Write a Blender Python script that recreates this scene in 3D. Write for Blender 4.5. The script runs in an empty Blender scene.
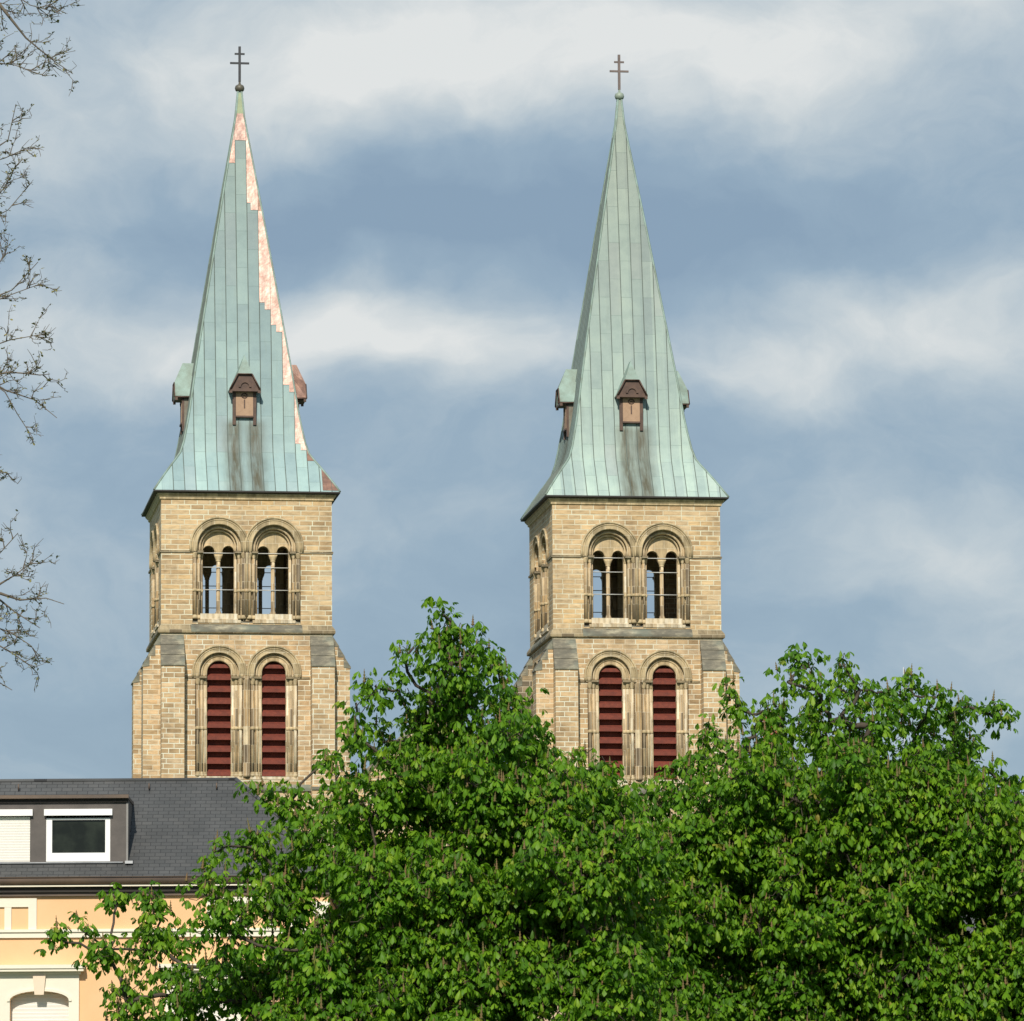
import bpy, bmesh, math, random
import numpy as np
from mathutils import Vector, Matrix
from mathutils.geometry import tessellate_polygon
R = math.radians
random.seed(7)
S = bpy.context.scene
COL = S.collection

# ------------------------------------------------------------------ camera
F, PITCH, ROLL = 5511.6, .1384, -.0067
CAMZ = 1.7
cd = bpy.data.cameras.new('camera'); cam = bpy.data.objects.new('camera', cd); COL.objects.link(cam)
cd.sensor_fit = 'HORIZONTAL'; cd.sensor_width = 36; cd.lens = F / 1024 * 36
cd.clip_start = 1; cd.clip_end = 6000
cam.location = (0, 0, CAMZ)
cam.rotation_euler = (Matrix.Rotation(R(90) + PITCH, 3, 'X') @ Matrix.Rotation(ROLL, 3, 'Z')).to_euler()
S.camera = cam

# ------------------------------------------------------------------ light
SUN_EL, SUN_AZ = R(36), R(6.5)          # azimuth: degrees to the left of straight behind the camera
sv = Vector((-math.sin(SUN_AZ) * math.cos(SUN_EL), -math.cos(SUN_AZ) * math.cos(SUN_EL), math.sin(SUN_EL)))
sl = bpy.data.lights.new('sun', 'SUN'); sun = bpy.data.objects.new('sun', sl); COL.objects.link(sun)
sl.energy = 4.3; sl.angle = R(.5); sl.color = (1, .93, .80)
sun.rotation_euler = sv.to_track_quat('Z', 'Y').to_euler()
sun.location = (0, 0, 100)
S.view_settings.view_transform = 'Standard'; S.view_settings.look = 'None'
S.view_settings.gamma = 1; S.view_settings.exposure = 0.0


class NT:
    """tiny node-tree builder"""
    def __init__(s, nt): s.nt = nt; s.n = nt.nodes; s.n.clear()
    def add(s, t, **kw):
        n = s.n.new(t)
        for k, v in kw.items():
            if k.startswith('i_'): s.put(n.inputs[k[2:].replace('_', ' ')], v)
            else: setattr(n, k, v)
        return n
    def put(s, sock, v):
        if isinstance(v, bpy.types.NodeSocket): s.nt.links.new(v, sock)
        elif isinstance(v, bpy.types.Node): s.nt.links.new(v.outputs[0], sock)
        else:
            if sock.type == 'RGBA' and len(v) == 3: v = (*v, 1)
            sock.default_value = v
    def math(s, op, a, b=0.0, c=None, clamp=False):
        n = s.n.new('ShaderNodeMath'); n.operation = op; n.use_clamp = clamp
        s.put(n.inputs[0], a); s.put(n.inputs[1], b)
        if c is not None: s.put(n.inputs[2], c)
        return n.outputs[0]
    def mix(s, f, a, b, mode='MIX'):
        n = s.n.new('ShaderNodeMix'); n.data_type = 'RGBA'; n.blend_type = mode
        s.put(n.inputs[0], f); s.put(n.inputs[6], a); s.put(n.inputs[7], b)
        return n.outputs[2]
    def ramp(s, f, stops, interp='LINEAR'):
        n = s.n.new('ShaderNodeValToRGB'); cr = n.color_ramp; cr.interpolation = interp
        while len(cr.elements) < len(stops): cr.elements.new(.5)
        for e, (p, c) in zip(cr.elements, stops):
            e.position = p; e.color = (*c, 1) if not isinstance(c, (int, float)) else (c, c, c, 1)
        s.put(n.inputs[0], f); return n.outputs[0]
    def noise(s, vec, scale, detail=3, rough=.55, dist=0):
        n = s.n.new('ShaderNodeTexNoise'); s.put(n.inputs['Vector'], vec)
        n.inputs['Scale'].default_value = scale; n.inputs['Detail'].default_value = detail
        n.inputs['Roughness'].default_value = rough; n.inputs['Distortion'].default_value = dist
        return n.outputs[0]
    def mapping(s, vec, scale=(1, 1, 1), loc=(0, 0, 0), rot=(0, 0, 0)):
        n = s.n.new('ShaderNodeMapping'); s.put(n.inputs[0], vec)
        n.inputs['Scale'].default_value = scale; n.inputs['Location'].default_value = loc
        n.inputs['Rotation'].default_value = rot
        return n.outputs[0]


# ------------------------------------------------------------------ sky
W = bpy.data.worlds.new('World'); S.world = W; W.use_nodes = True
t = NT(W.node_tree)
out = t.add('ShaderNodeOutputWorld'); bg = t.add('ShaderNodeBackground')
t.put(out.inputs[0], bg)
bg.inputs['Strength'].default_value = .1
sky = t.add('ShaderNodeTexSky', sky_type='NISHITA', sun_disc=False)
sky.sun_elevation = SUN_EL; sky.sun_rotation = math.pi + SUN_AZ
sky.air_density = 1.0; sky.dust_density = .6; sky.ozone_density = 1.5
tc = t.add('ShaderNodeTexCoord')
sp = t.add('ShaderNodeSeparateXYZ'); t.put(sp.inputs[0], tc.outputs['Generated'])
az = t.math('ARCTAN2', sp.outputs[0], sp.outputs[1])
el = t.math('ARCSINE', sp.outputs[2])
K = F / 1000.0
sx = t.math('MULTIPLY', az, K); sy = t.math('MULTIPLY', el, K)      # clouds are laid out in angles; 1 unit ~ 10 degrees
cv = t.add('ShaderNodeCombineXYZ'); t.put(cv.inputs[0], sx); t.put(cv.inputs[1], sy)
warp = t.add('ShaderNodeTexNoise'); t.put(warp.inputs['Vector'], t.mapping(cv, (2.2, 4.0, 1), (3.1, 1.7, 0)))
warp.inputs['Scale'].default_value = 1.0; warp.inputs['Detail'].default_value = 4
wsp = t.add('ShaderNodeSeparateColor'); t.put(wsp.inputs[0], warp.outputs['Color'])
wx = t.math('ADD', sx, t.math('MULTIPLY', t.math('SUBTRACT', wsp.outputs[0], .5), .26))
wy = t.math('ADD', sy, t.math('MULTIPLY', t.math('SUBTRACT', wsp.outputs[1], .5), .17))
w2 = t.add('ShaderNodeTexNoise'); t.put(w2.inputs['Vector'], t.mapping(cv, (7.5, 11, 1), (1.3, 5.1, 0))); w2.inputs['Scale'].default_value = 1.0; w2.inputs['Detail'].default_value = 5
w2s = t.add('ShaderNodeSeparateColor'); t.put(w2s.inputs[0], w2.outputs['Color'])
wx = t.math('ADD', wx, t.math('MULTIPLY', t.math('SUBTRACT', w2s.outputs[0], .5), .10))
wy = t.math('ADD', wy, t.math('MULTIPLY', t.math('SUBTRACT', w2s.outputs[1], .5), .085))
wv = t.add('ShaderNodeCombineXYZ'); t.put(wv.inputs[0], wx); t.put(wv.inputs[1], wy)
fine = t.noise(t.mapping(wv, (4.6, 6.2, 1), (8, 2, 0)), 1.0, 8, .62, .1)
big = t.noise(t.mapping(cv, (1.3, 3.2, 1), (5, 9, 0)), 1.0, 4, .5)
# cloud banks (azimuth, elevation, half widths, strength)
banks = [(.17, 1.215, .14, .06, .46), (.27, 1.17, .08, .04, .34), (.36, 1.24, .06, .03, .22), (.47, 1.24, .05, .03, .26), (-.02, 1.24, .13, .05, .40), (-.17, 1.19, .12, .07, .36), (-.33, 1.24, .12, .05, .22), (.44, 1.20, .10, .06, .16), (.40, 1.08, .12, .06, .14), (-.46, 1.13, .07, .05, .30),
         (-.46, .955, .08, .03, .40), (-.30, .93, .10, .030, .34), (-.17, .955, .09, .035, .50), (-.07, .915, .08, .022, .34), (.03, .93, .05, .02, .20), (.24, .915, .08, .025, .26), (.40, .955, .09, .040, .40), (.52, .95, .08, .045, .34), (.30, .885, .06, .02, .14),
         (-.02, .86, .12, .03, .12), (.42, .735, .09, .030, .34), (.36, .70, .10, .02, .16), (-.44, .70, .10, .04, .20), (.50, .64, .10, .03, .22), (.05, .76, .12, .03, .10),
         (.10, 1.10, .26, .045, -.36), (.10, 1.04, .34, .035, -.26), (.38, 1.02, .14, .03, -.22), (-.20, 1.07, .14, .04, -.16), (.12, .82, .40, .03, -.10), (.20, .66, .35, .05, -.12), (-.35, .52, .5, .09, -.20)]
dens = t.math('MULTIPLY', t.math('SUBTRACT', fine, .5), 1.0)
dens = t.math('ADD', dens, t.math('MULTIPLY', t.math('SUBTRACT', big, .5), .34))
for (bx, by, rx, ry, a) in banks:
    dx = t.math('DIVIDE', t.math('SUBTRACT', wx, bx), rx); dy = t.math('DIVIDE', t.math('SUBTRACT', wy, by), ry * 1.25)
    r2 = t.math('ADD', t.math('MULTIPLY', dx, dx), t.math('MULTIPLY', dy, dy))
    g = t.math('EXPONENT', t.math('MULTIPLY', r2, -.6))
    dens = t.math('ADD', dens, t.math('MULTIPLY', g, a))
dens = t.math('ADD', dens, .36, clamp=True)
cc = t.ramp(dens, [(0, (2.4, 3.35, 4.4)), (.28, (3.05, 4.1, 5.1)), (.45, (3.9, 4.85, 5.65)), (.62, (4.9, 5.7, 6.25)), (.8, (6.1, 6.65, 6.9)), (1, (7.5, 7.75, 7.75))])
cover = t.ramp(dens, [(0, .84), (.5, .93), (1, 1.0)])
t.put(bg.inputs['Color'], t.mix(cover, sky.outputs[0], cc))


# ------------------------------------------------------------------ materials
def mat(name):
    m = bpy.data.materials.new(name); m.use_nodes = True
    t = NT(m.node_tree); o = t.add('ShaderNodeOutputMaterial'); b = t.add('ShaderNodeBsdfPrincipled')
    t.put(o.inputs[0], b); return m, t, b, o


def bump(t, b, h, strength=.3, dist=.02):
    n = t.add('ShaderNodeBump'); n.inputs['Strength'].default_value = strength; n.inputs['Distance'].default_value = dist
    t.put(n.inputs['Height'], h); t.put(b.inputs['Normal'], n)


def masonry(name, stops, mortar, bw=.60, bh=.235, ms=.014, grime=.8, seed=0., morbright=1.):
    m, t, b, o = mat(name)
    uv = t.add('ShaderNodeUVMap'); oc = t.add('ShaderNodeTexCoord')
    wob = t.noise(oc.outputs['Object'], 1.4, 2)
    br = t.add('ShaderNodeTexBrick', offset=.5, squash=1.45, squash_frequency=3, offset_frequency=2)
    oi = t.add('ShaderNodeObjectInfo'); ofs = t.add('ShaderNodeCombineXYZ'); t.put(ofs.inputs[0], t.math('ADD', t.math('MULTIPLY', oi.outputs['Random'], 40.0), seed)); t.put(ofs.inputs[1], t.math('MULTIPLY', t.math('FLOOR', t.math('MULTIPLY', oi.outputs['Random'], 60.0)), bh))
    va = t.add('ShaderNodeVectorMath', operation='ADD'); t.put(va.inputs[0], uv); t.put(va.inputs[1], ofs); t.put(br.inputs['Vector'], va)
    br.inputs['Color1'].default_value = (0, 0, 0, 1); br.inputs['Color2'].default_value = (1, 1, 1, 1); br.inputs['Mortar'].default_value = (.5, .5, .5, 1)
    br.inputs['Scale'].default_value = 1; br.inputs['Mortar Size'].default_value = ms; br.inputs['Mortar Smooth'].default_value = .3
    br.inputs['Brick Width'].default_value = bw; br.inputs['Row Height'].default_value = bh
    col = t.mix(1, t.ramp(br.outputs['Color'], stops), (1.08, 1.01, .90), 'MULTIPLY')
    # streaky bedding inside the blocks
    bed = t.noise(t.mapping(uv, (2.2, 9, 1), (seed * 3, 2, 0)), 1, 4, .6)
    col = t.mix(1, col, t.ramp(bed, [(.25, .62), (.5, .98), (.8, 1.22)]), 'MULTIPLY')
    # soot patches of their own shape
    soot = t.noise(t.mapping(oc.outputs['Object'], (.5, .5, .34), (seed, 4, 0)), 1, 5, .62)
    sm = t.ramp(soot, [(.46, 0.), (.68, 1.)])
    col = t.mix(t.math('MULTIPLY', sm, grime), col, t.mix(1, col, (.48, .45, .42), 'MULTIPLY'))
    mv = t.noise(oc.outputs['Object'], .9, 3)
    mcol = t.mix(mv, tuple(c * .62 for c in mortar), tuple(min(.85, c * 1.18) for c in mortar))
    col = t.mix(t.math('MULTIPLY', br.outputs['Fac'], t.ramp(mv, [(.3, .45), (.6, 1.)])), col, mcol)
    t.put(b.inputs['Base Color'], col); b.inputs['Roughness'].default_value = .9
    h = t.math('SUBTRACT', t.math('MULTIPLY', t.noise(oc.outputs['Object'], 9, 4), .8), br.outputs['Fac'])
    bump(t, b, h, .5, .02)
    return m


def plain(name, c, rough=.7, var=.25, scale=2., metal=0, bstr=.15, c2=None, bscale=12):
    m, t, b, o = mat(name); oc = t.add('ShaderNodeTexCoord')
    n = t.noise(oc.outputs['Object'], scale, 5, .6)
    c2 = c2 or tuple(x * (1 - var) for x in c)
    t.put(b.inputs['Base Color'], t.mix(t.ramp(n, [(.35, 0.), (.65, 1.)]), c, c2))
    b.inputs['Roughness'].default_value = rough; b.inputs['Metallic'].default_value = metal
    if bstr: bump(t, b, t.noise(oc.outputs['Object'], bscale, 4), bstr, .02)
    return m


STONE = masonry('sandstone_ashlar', [(0, (.40, .295, .18)), (.12, (.47, .35, .215)), (.25, (.55, .415, .25)), (.4, (.49, .39, .265)), (.55, (.58, .445, .28)), (.7, (.53, .425, .29)), (.85, (.62, .485, .31)), (.94, (.61, .445, .25)), (1, (.45, .37, .265))], (.80, .72, .55), ms=.023)
STONE_LOW = masonry('sandstone_repointed', [(0, (.39, .29, .18)), (.15, (.45, .335, .205)), (.3, (.50, .385, .25)), (.5, (.57, .43, .27)), (.7, (.52, .42, .30)), (.85, (.61, .475, .32)), (1, (.56, .40, .235))], (.80, .73, .58), bw=.50, bh=.235, ms=.022, seed=7.3)
SOOTY = masonry('sooty_ashlar', [(0, (.10, .09, .07)), (.4, (.17, .15, .115)), (.8, (.26, .22, .16)), (1, (.34, .28, .19))], (.55, .49, .37), bw=.7, bh=.28, ms=.02, seed=3.3)
CHIMBR = masonry('red_chimney_brick', [(0, (.22, .07, .04)), (.5, (.34, .11, .06)), (1, (.42, .16, .09))], (.4, .36, .3), bw=.25, bh=.08, ms=.01)


def carved(name, stops, seed=0., mort=(.62, .55, .42), bw=.46, bh=.52):
    m, t, b, o = mat(name); oc = t.add('ShaderNodeTexCoord').outputs['Object']
    sp3 = t.add('ShaderNodeSeparateXYZ'); t.put(sp3.inputs[0], oc)
    cb = t.add('ShaderNodeCombineXYZ'); t.put(cb.inputs[0], t.math('ADD', sp3.outputs[0], seed)); t.put(cb.inputs[1], t.math('ADD', sp3.outputs[2], t.math('MULTIPLY', sp3.outputs[1], .0)))
    br = t.add('ShaderNodeTexBrick', offset=.37, squash=1.3, squash_frequency=2); t.put(br.inputs['Vector'], cb)
    br.inputs['Color1'].default_value = (0, 0, 0, 1); br.inputs['Color2'].default_value = (1, 1, 1, 1); br.inputs['Mortar'].default_value = (.5, .5, .5, 1)
    br.inputs['Scale'].default_value = 1; br.inputs['Mortar Size'].default_value = .010; br.inputs['Brick Width'].default_value = bw; br.inputs['Row Height'].default_value = bh
    col = t.ramp(br.outputs['Color'], stops)
    n = t.noise(oc, 1.9, 5, .65); n2 = t.noise(t.mapping(oc, (5, 5, 1.1)), 1, 4)
    col = t.mix(1, col, t.ramp(n, [(.28, 1.15), (.5, 1.0), (.7, .72)]), 'MULTIPLY')
    col = t.mix(1, col, t.ramp(n2, [(.3, .7), (.6, 1.1)]), 'MULTIPLY')
    col = t.mix(t.math('MULTIPLY', br.outputs['Fac'], .7), col, mort)
    t.put(b.inputs['Base Color'], col); b.inputs['Roughness'].default_value = .9
    bump(t, b, t.noise(oc, 14, 4), .3, .02)
    return m


TRIM = carved('carved_sandstone', [(0, (.36, .285, .17)), (.35, (.43, .335, .195)), (.7, (.52, .41, .245)), (1, (.58, .455, .27))])
TRIM2 = carved('warm_carved_sandstone', [(0, (.40, .30, .17)), (.4, (.54, .42, .25)), (1, (.60, .46, .28))], 3.1)
TRIM_DK = carved('dark_string_stone_with_shade', [(0, (.17, .13, .08)), (.4, (.26, .205, .125)), (1, (.38, .30, .18))], 2.2, (.45, .39, .28))  # darker brown stone; its dark tone also paints in the belt's shadow line
SHAFT = carved('stone_shaft', [(0, (.15, .115, .075)), (.3, (.27, .20, .12)), (.6, (.42, .31, .18)), (.85, (.48, .33, .17)), (1, (.66, .56, .38))], 5.2, bw=.11, bh=.85)
SHAFT2 = carved('cream_stone_shaft', [(0, (.40, .30, .18)), (.3, (.54, .43, .28)), (.7, (.66, .56, .40)), (1, (.78, .70, .56))], 8.4, bw=.13, bh=.75)


def weathered():
    m, t, b, o = mat('weathered_coping'); oc = t.add('ShaderNodeTexCoord')
    n = t.noise(t.mapping(oc.outputs['Object'], (1.2, 1.2, 3.5)), 1, 4, .65)
    n2 = t.noise(oc.outputs['Object'], .8, 3)
    col = t.ramp(n, [(.3, (.11, .105, .085)), (.5, (.17, .155, .12)), (.6, (.27, .245, .18)), (.72, (.44, .40, .29))])
    col = t.mix(t.ramp(n2, [(.45, 0.), (.6, .5)]), col, (.20, .24, .20))
    t.put(b.inputs['Base Color'], col); b.inputs['Roughness'].default_value = .95
    bump(t, b, t.noise(oc.outputs['Object'], 8, 4), .35, .03)
    return m


COPING = weathered()


def patina(name, streaks=True, tint=0.):
    def pc(c): return tuple(x * k_ for x, k_ in zip(c, (1.17, 1.07, .98))) if tint else c
    m, t, b, o = mat(name); uv = t.add('ShaderNodeUVMap'); oc = t.add('ShaderNodeTexCoord')
    sw = t.add('ShaderNodeSeparateXYZ'); t.put(sw.inputs[0], uv)
    cb = t.add('ShaderNodeCombineXYZ'); t.put(cb.inputs[0], sw.outputs[1]); t.put(cb.inputs[1], t.math('ADD', sw.outputs[0], .265))
    br = t.add('ShaderNodeTexBrick', offset=.5, squash=1, squash_frequency=1, offset_frequency=2); t.put(br.inputs['Vector'], t.mapping(cb, (1, 1, 1), (0.35 + tint * 9, 0, 0)))
    br.inputs['Color1'].default_value = (0, 0, 0, 1); br.inputs['Color2'].default_value = (1, 1, 1, 1); br.inputs['Mortar'].default_value = (.5, .5, .5, 1)
    br.inputs['Scale'].default_value = 1; br.inputs['Mortar Size'].default_value = .013; br.inputs['Mortar Smooth'].default_value = .2
    br.inputs['Brick Width'].default_value = 1.85; br.inputs['Row Height'].default_value = .53
    col = t.ramp(br.outputs['Color'], [(0, pc((.235, .32, .335))), (.3, pc((.245, .34, .35))), (.6, pc((.26, .36, .365))), (.85, pc((.28, .38, .38))), (1, pc((.245, .315, .335)))])
    n = t.noise(oc.outputs['Object'], 1.2, 5, .65)
    col = t.mix(1, col, t.ramp(n, [(.3, (.84, .86, .88)), (.55, (1, 1, 1)), (.75, (1.1, 1.08, 1.04))]), 'MULTIPLY')
    wn = t.add('ShaderNodeTexWhiteNoise', noise_dimensions='1D'); t.put(wn.inputs['W'], t.math('FLOOR', t.math('DIVIDE', t.math('ADD', sw.outputs[0], .265 + 5.3 + tint), .53)))
    col = t.mix(1, col, t.ramp(wn.outputs[0], [(0, (.84, .85, .88)), (.5, (.98, .98, .98)), (1, (1.10, 1.10, 1.07))]), 'MULTIPLY')
    hz = t.ramp(t.math('MULTIPLY', sw.outputs[1], .045), [(0, (1.28, 1.30, 1.28)), (.16, (1.10, 1.13, 1.12)), (.45, (.98, .98, .97)), (.9, (.90, .84, .78))])  # sunlight on the tilted skirt painted in as brightness; greyer patina above
    col = t.mix(1, col, hz, 'MULTIPLY')
    run = t.noise(t.mapping(uv, (4.5, .35, 1)), 1, 4, .6)
    col = t.mix(t.ramp(run, [(.56, 0.), (.78, .40)]), col, (.20, .245, .215))
    if streaks:   # brown run-off stains below the little dormer
        u = sw.outputs[0]; z = sw.outputs[1]
        nz = t.noise(t.mapping(uv, (1.3, .9, 1)), 1, 3)
        uo = t.math('ADD', u, t.math('MULTIPLY', t.math('SUBTRACT', nz, .5), .16))
        d1 = t.math('DIVIDE', t.math('SUBTRACT', t.math('ABSOLUTE', t.math('SUBTRACT', uo, .12 if tint else 0.)), .36 if tint else .50), .42)
        g = t.math('EXPONENT', t.math('MULTIPLY', t.math('MULTIPLY', d1, d1), -.9))
        zt = t.ramp(t.math('MULTIPLY', z, .1), [(.0, 1.), (.38, 1.), (.42, 0.)])     # z = slope distance from the eave in metres
        pat = t.ramp(t.noise(t.mapping(uv, (5, .8, 1), (2, 5, 0)), 1, 4, .6), [(.3, .5), (.6, 1.)])
        f = t.math('MULTIPLY', t.math('MULTIPLY', g, zt), pat)
        col = t.mix(t.math('MULTIPLY', f, 1.0), col, (.085, .08, .05))
    seam = t.math('MULTIPLY', br.outputs['Fac'], .38)
    col = t.mix(seam, col, (.10, .15, .14))
    t.put(b.inputs['Base Color'], col); b.inputs['Roughness'].default_value = .62
    h = t.math('ADD', t.math('MULTIPLY', t.noise(oc.outputs['Object'], 2.5, 3), .7), t.math('MULTIPLY', br.outputs['Fac'], .7))
    bump(t, b, h, .28, .03)
    return m


PATINA = patina('green_copper_patina'); PATINA2 = patina('green_copper_patina_pale', True, .13)
PAT_PLAIN = plain('dormer_patina', (.27, .38, .345), .6, c2=(.19, .24, .20), scale=1.6)


SEAM = plain('standing_seam', (.15, .18, .16), .6)


def new_copper(name, c, c2, rough, metal):
    m, t, b, o = mat(name); uv = t.add('ShaderNodeTexCoord').outputs['Object']
    n = t.noise(uv, 2.3, 5, .65)
    t.put(b.inputs['Base Color'], t.mix(t.ramp(n, [(.42, 0.), (.58, 1.)]), c, c2))
    b.inputs['Roughness'].default_value = rough; b.inputs['Metallic'].default_value = metal
    bump(t, b, t.noise(uv, 1.5, 3, .5), .5, .14)
    return m


COPPER = new_copper('bare_new_copper', (.66, .455, .385), (.50, .31, .25), .46, .22)
CAPC = new_copper('pale_brown_copper', (.50, .34, .29), (.40, .25, .21), .45, .25)
COPPER_BR = new_copper('tarnished_copper', (.30, .17, .125), (.20, .115, .09), .5, .3)
DKCOP = plain('brown_oxidised_copper', (.115, .065, .045), .55, c2=(.07, .04, .03), scale=3)
CHEEK = plain('stained_cheek_copper', (.20, .19, .15), .6, c2=(.13, .10, .075), scale=2)
BLACKEDGE = plain('black_eaves_metal', (.035, .032, .03), .6)
TANDOOR = plain('tan_wooden_hatch', (.44, .29, .19), .7, c2=(.36, .23, .15), scale=3)
IRON = plain('black_iron', (.03, .032, .04), .5); IRON2 = plain('rusty_iron', (.17, .13, .12), .6)
BALLM = plain('brown_patina_ball', (.12, .11, .08), .5, c2=(.07, .06, .05)); BALLM2 = plain('green_patina_ball', (.30, .36, .30), .5, c2=(.20, .24, .20))
GREENTIP = plain('yellow_green_copper', (.36, .42, .25), .55)
LOUVRE = plain('oxblood_paint', (.205, .045, .026), .8, c2=(.13, .030, .020), scale=4, bstr=.1)
DARKWOOD = plain('dark_interior_timber', (.035, .028, .022), .9)
ROD = plain('pale_tie_rod', (.62, .62, .60), .5)


def slate(name, bw=.30, bh=.17, base=.05):
    m, t, b, o = mat(name); uv = t.add('ShaderNodeUVMap'); oc = t.add('ShaderNodeTexCoord')
    br = t.add('ShaderNodeTexBrick', offset=.5, squash=1); t.put(br.inputs['Vector'], uv)
    br.inputs['Color1'].default_value = (0, 0, 0, 1); br.inputs['Color2'].default_value = (1, 1, 1, 1); br.inputs['Mortar'].default_value = (.5, .5, .5, 1)
    br.inputs['Scale'].default_value = 1; br.inputs['Mortar Size'].default_value = .007; br.inputs['Brick Width'].default_value = bw; br.inputs['Row Height'].default_value = bh
    col = t.ramp(br.outputs['Color'], [(0, (base * .95, base * .98, base * 1.0)), (.5, (base * 1.08, base * 1.1, base * 1.12)), (1, (base * 1.22, base * 1.22, base * 1.22))])
    col = t.mix(1, col, t.ramp(t.noise(oc.outputs['Object'], .9, 5), [(.3, .8), (.7, 1.25)]), 'MULTIPLY')
    col = t.mix(t.math('MULTIPLY', br.outputs['Fac'], .8), col, (.018, .018, .02))
    t.put(b.inputs['Base Color'], col); b.inputs['Roughness'].default_value = .6
    sxx = t.add('ShaderNodeSeparateXYZ'); t.put(sxx.inputs[0], uv)
    saw = t.math('FRACT', t.math('DIVIDE', sxx.outputs[1], bh))
    bump(t, b, t.math('SUBTRACT', t.math('MULTIPLY', saw, -.7), br.outputs['Fac']), .5, .012)
    return m


SLATE = slate('grey_roof_slate', .23, .125, base=.066); SLATE2 = slate('distant_slate', .35, .2, .09)


def stucco():
    m, t, b, o = mat('peach_stucco'); oc = t.add('ShaderNodeTexCoord')
    n = t.noise(oc.outputs['Object'], .5, 5, .6)
    t.put(b.inputs['Base Color'], t.ramp(n, [(.35, (.80, .475, .25)), (.65, (.84, .53, .30))]))
    b.inputs['Roughness'].default_value = .9; bump(t, b, t.noise(oc.outputs['Object'], 25, 4), .2, .01)
    return m


STUCCO = stucco()
WHITE = plain('cream_trim_paint', (.82, .76, .63), .7, .07, 1.0); WHITE2 = plain('white_window_plastic', (.88, .88, .87), .4, .03, 1, bstr=0)
KEYST = plain('keystone_paint', (.80, .65, .50), .8, .05)
SHUT = plain('cream_shutter', (.84, .81, .75), .6, .05, bstr=0)
BEAD = plain('grey_bead', (.26, .25, .24), .6)
BROWN = plain('brown_gutter', (.14, .095, .065), .5, c2=(.09, .065, .05), scale=1)
CLAD = plain('grey_brown_cladding', (.115, .10, .092), .7, c2=(.085, .075, .07), scale=3)
BLACKGAP = plain('shadow_gap_board', (.03, .025, .022), .8)
LEAD = plain('lead_flashing', (.55, .56, .58), .35, .3)
TILE = masonry('terracotta_tiles', [(0, (.26, .10, .06)), (.5, (.36, .16, .10)), (1, (.44, .22, .14))], (.15, .06, .04), .25, .2, .012)
PLASTER = plain('cream_plaster', (.62, .50, .36), .9, .15, .6)


def glassm():
    m, t, b, o = mat('dark_window_glass'); oc = t.add('ShaderNodeTexCoord')
    n = t.noise(oc.outputs['Object'], 2.2, 3)
    t.put(b.inputs['Base Color'], t.ramp(n, [(.4, (.012, .015, .012)), (.65, (.028, .035, .026))])); b.inputs['Roughness'].default_value = .08
    b.inputs['Specular IOR Level'].default_value = .3
    return m


GLASS = glassm()


def leafmat(name, stops, trans=.42):
    m, t, b, o = mat(name)
    at = t.add('ShaderNodeAttribute', attribute_name='leafvar'); oc = t.add('ShaderNodeTexCoord')
    col = t.ramp(at.outputs['Fac'], stops)
    col = t.mix(1, col, t.ramp(t.noise(oc.outputs['Object'], .8, 2), [(.3, (.82, .9, .9)), (.7, (1.15, 1.05, .9))]), 'MULTIPLY')
    t.put(b.inputs['Base Color'], col); b.inputs['Roughness'].default_value = .5; b.inputs['Specular IOR Level'].default_value = .3
    tr = t.add('ShaderNodeBsdfTranslucent'); t.put(tr.inputs[0], t.mix(1, col, (1.25, 1.35, .5), 'MULTIPLY'))
    ms = t.add('ShaderNodeMixShader'); ms.inputs[0].default_value = trans
    t.put(ms.inputs[1], b); t.put(ms.inputs[2], tr); t.put(o.inputs[0], ms)
    return m


LEAF = leafmat('chestnut_leaf', [(0, (.045, .125, .010)), (.35, (.095, .235, .013)), (.7, (.165, .335, .018)), (.9, (.26, .42, .03)), (1, (.30, .24, .06))])
BUDLEAF = leafmat('young_bud_leaf', [(0, (.10, .10, .04)), (.5, (.17, .17, .06)), (1, (.28, .25, .10))], .2)
BLOSSOM = plain('faded_blossom', (.17, .10, .04), .8, c2=(.12, .115, .035), scale=5)
BARK = plain('chestnut_bark', (.085, .065, .048), .9, c2=(.05, .04, .03), scale=4, bstr=.6)
TWIG = plain('grey_brown_twig', (.17, .14, .11), .9, c2=(.11, .09, .07), scale=8)
GRASS = plain('grass', (.06, .11, .03), .95, .4, .3); ASPH = plain('asphalt', (.05, .05, .052), .9, .2, .5)
KERBM = plain('kerb_stone', (.3, .29, .27), .9)


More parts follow.
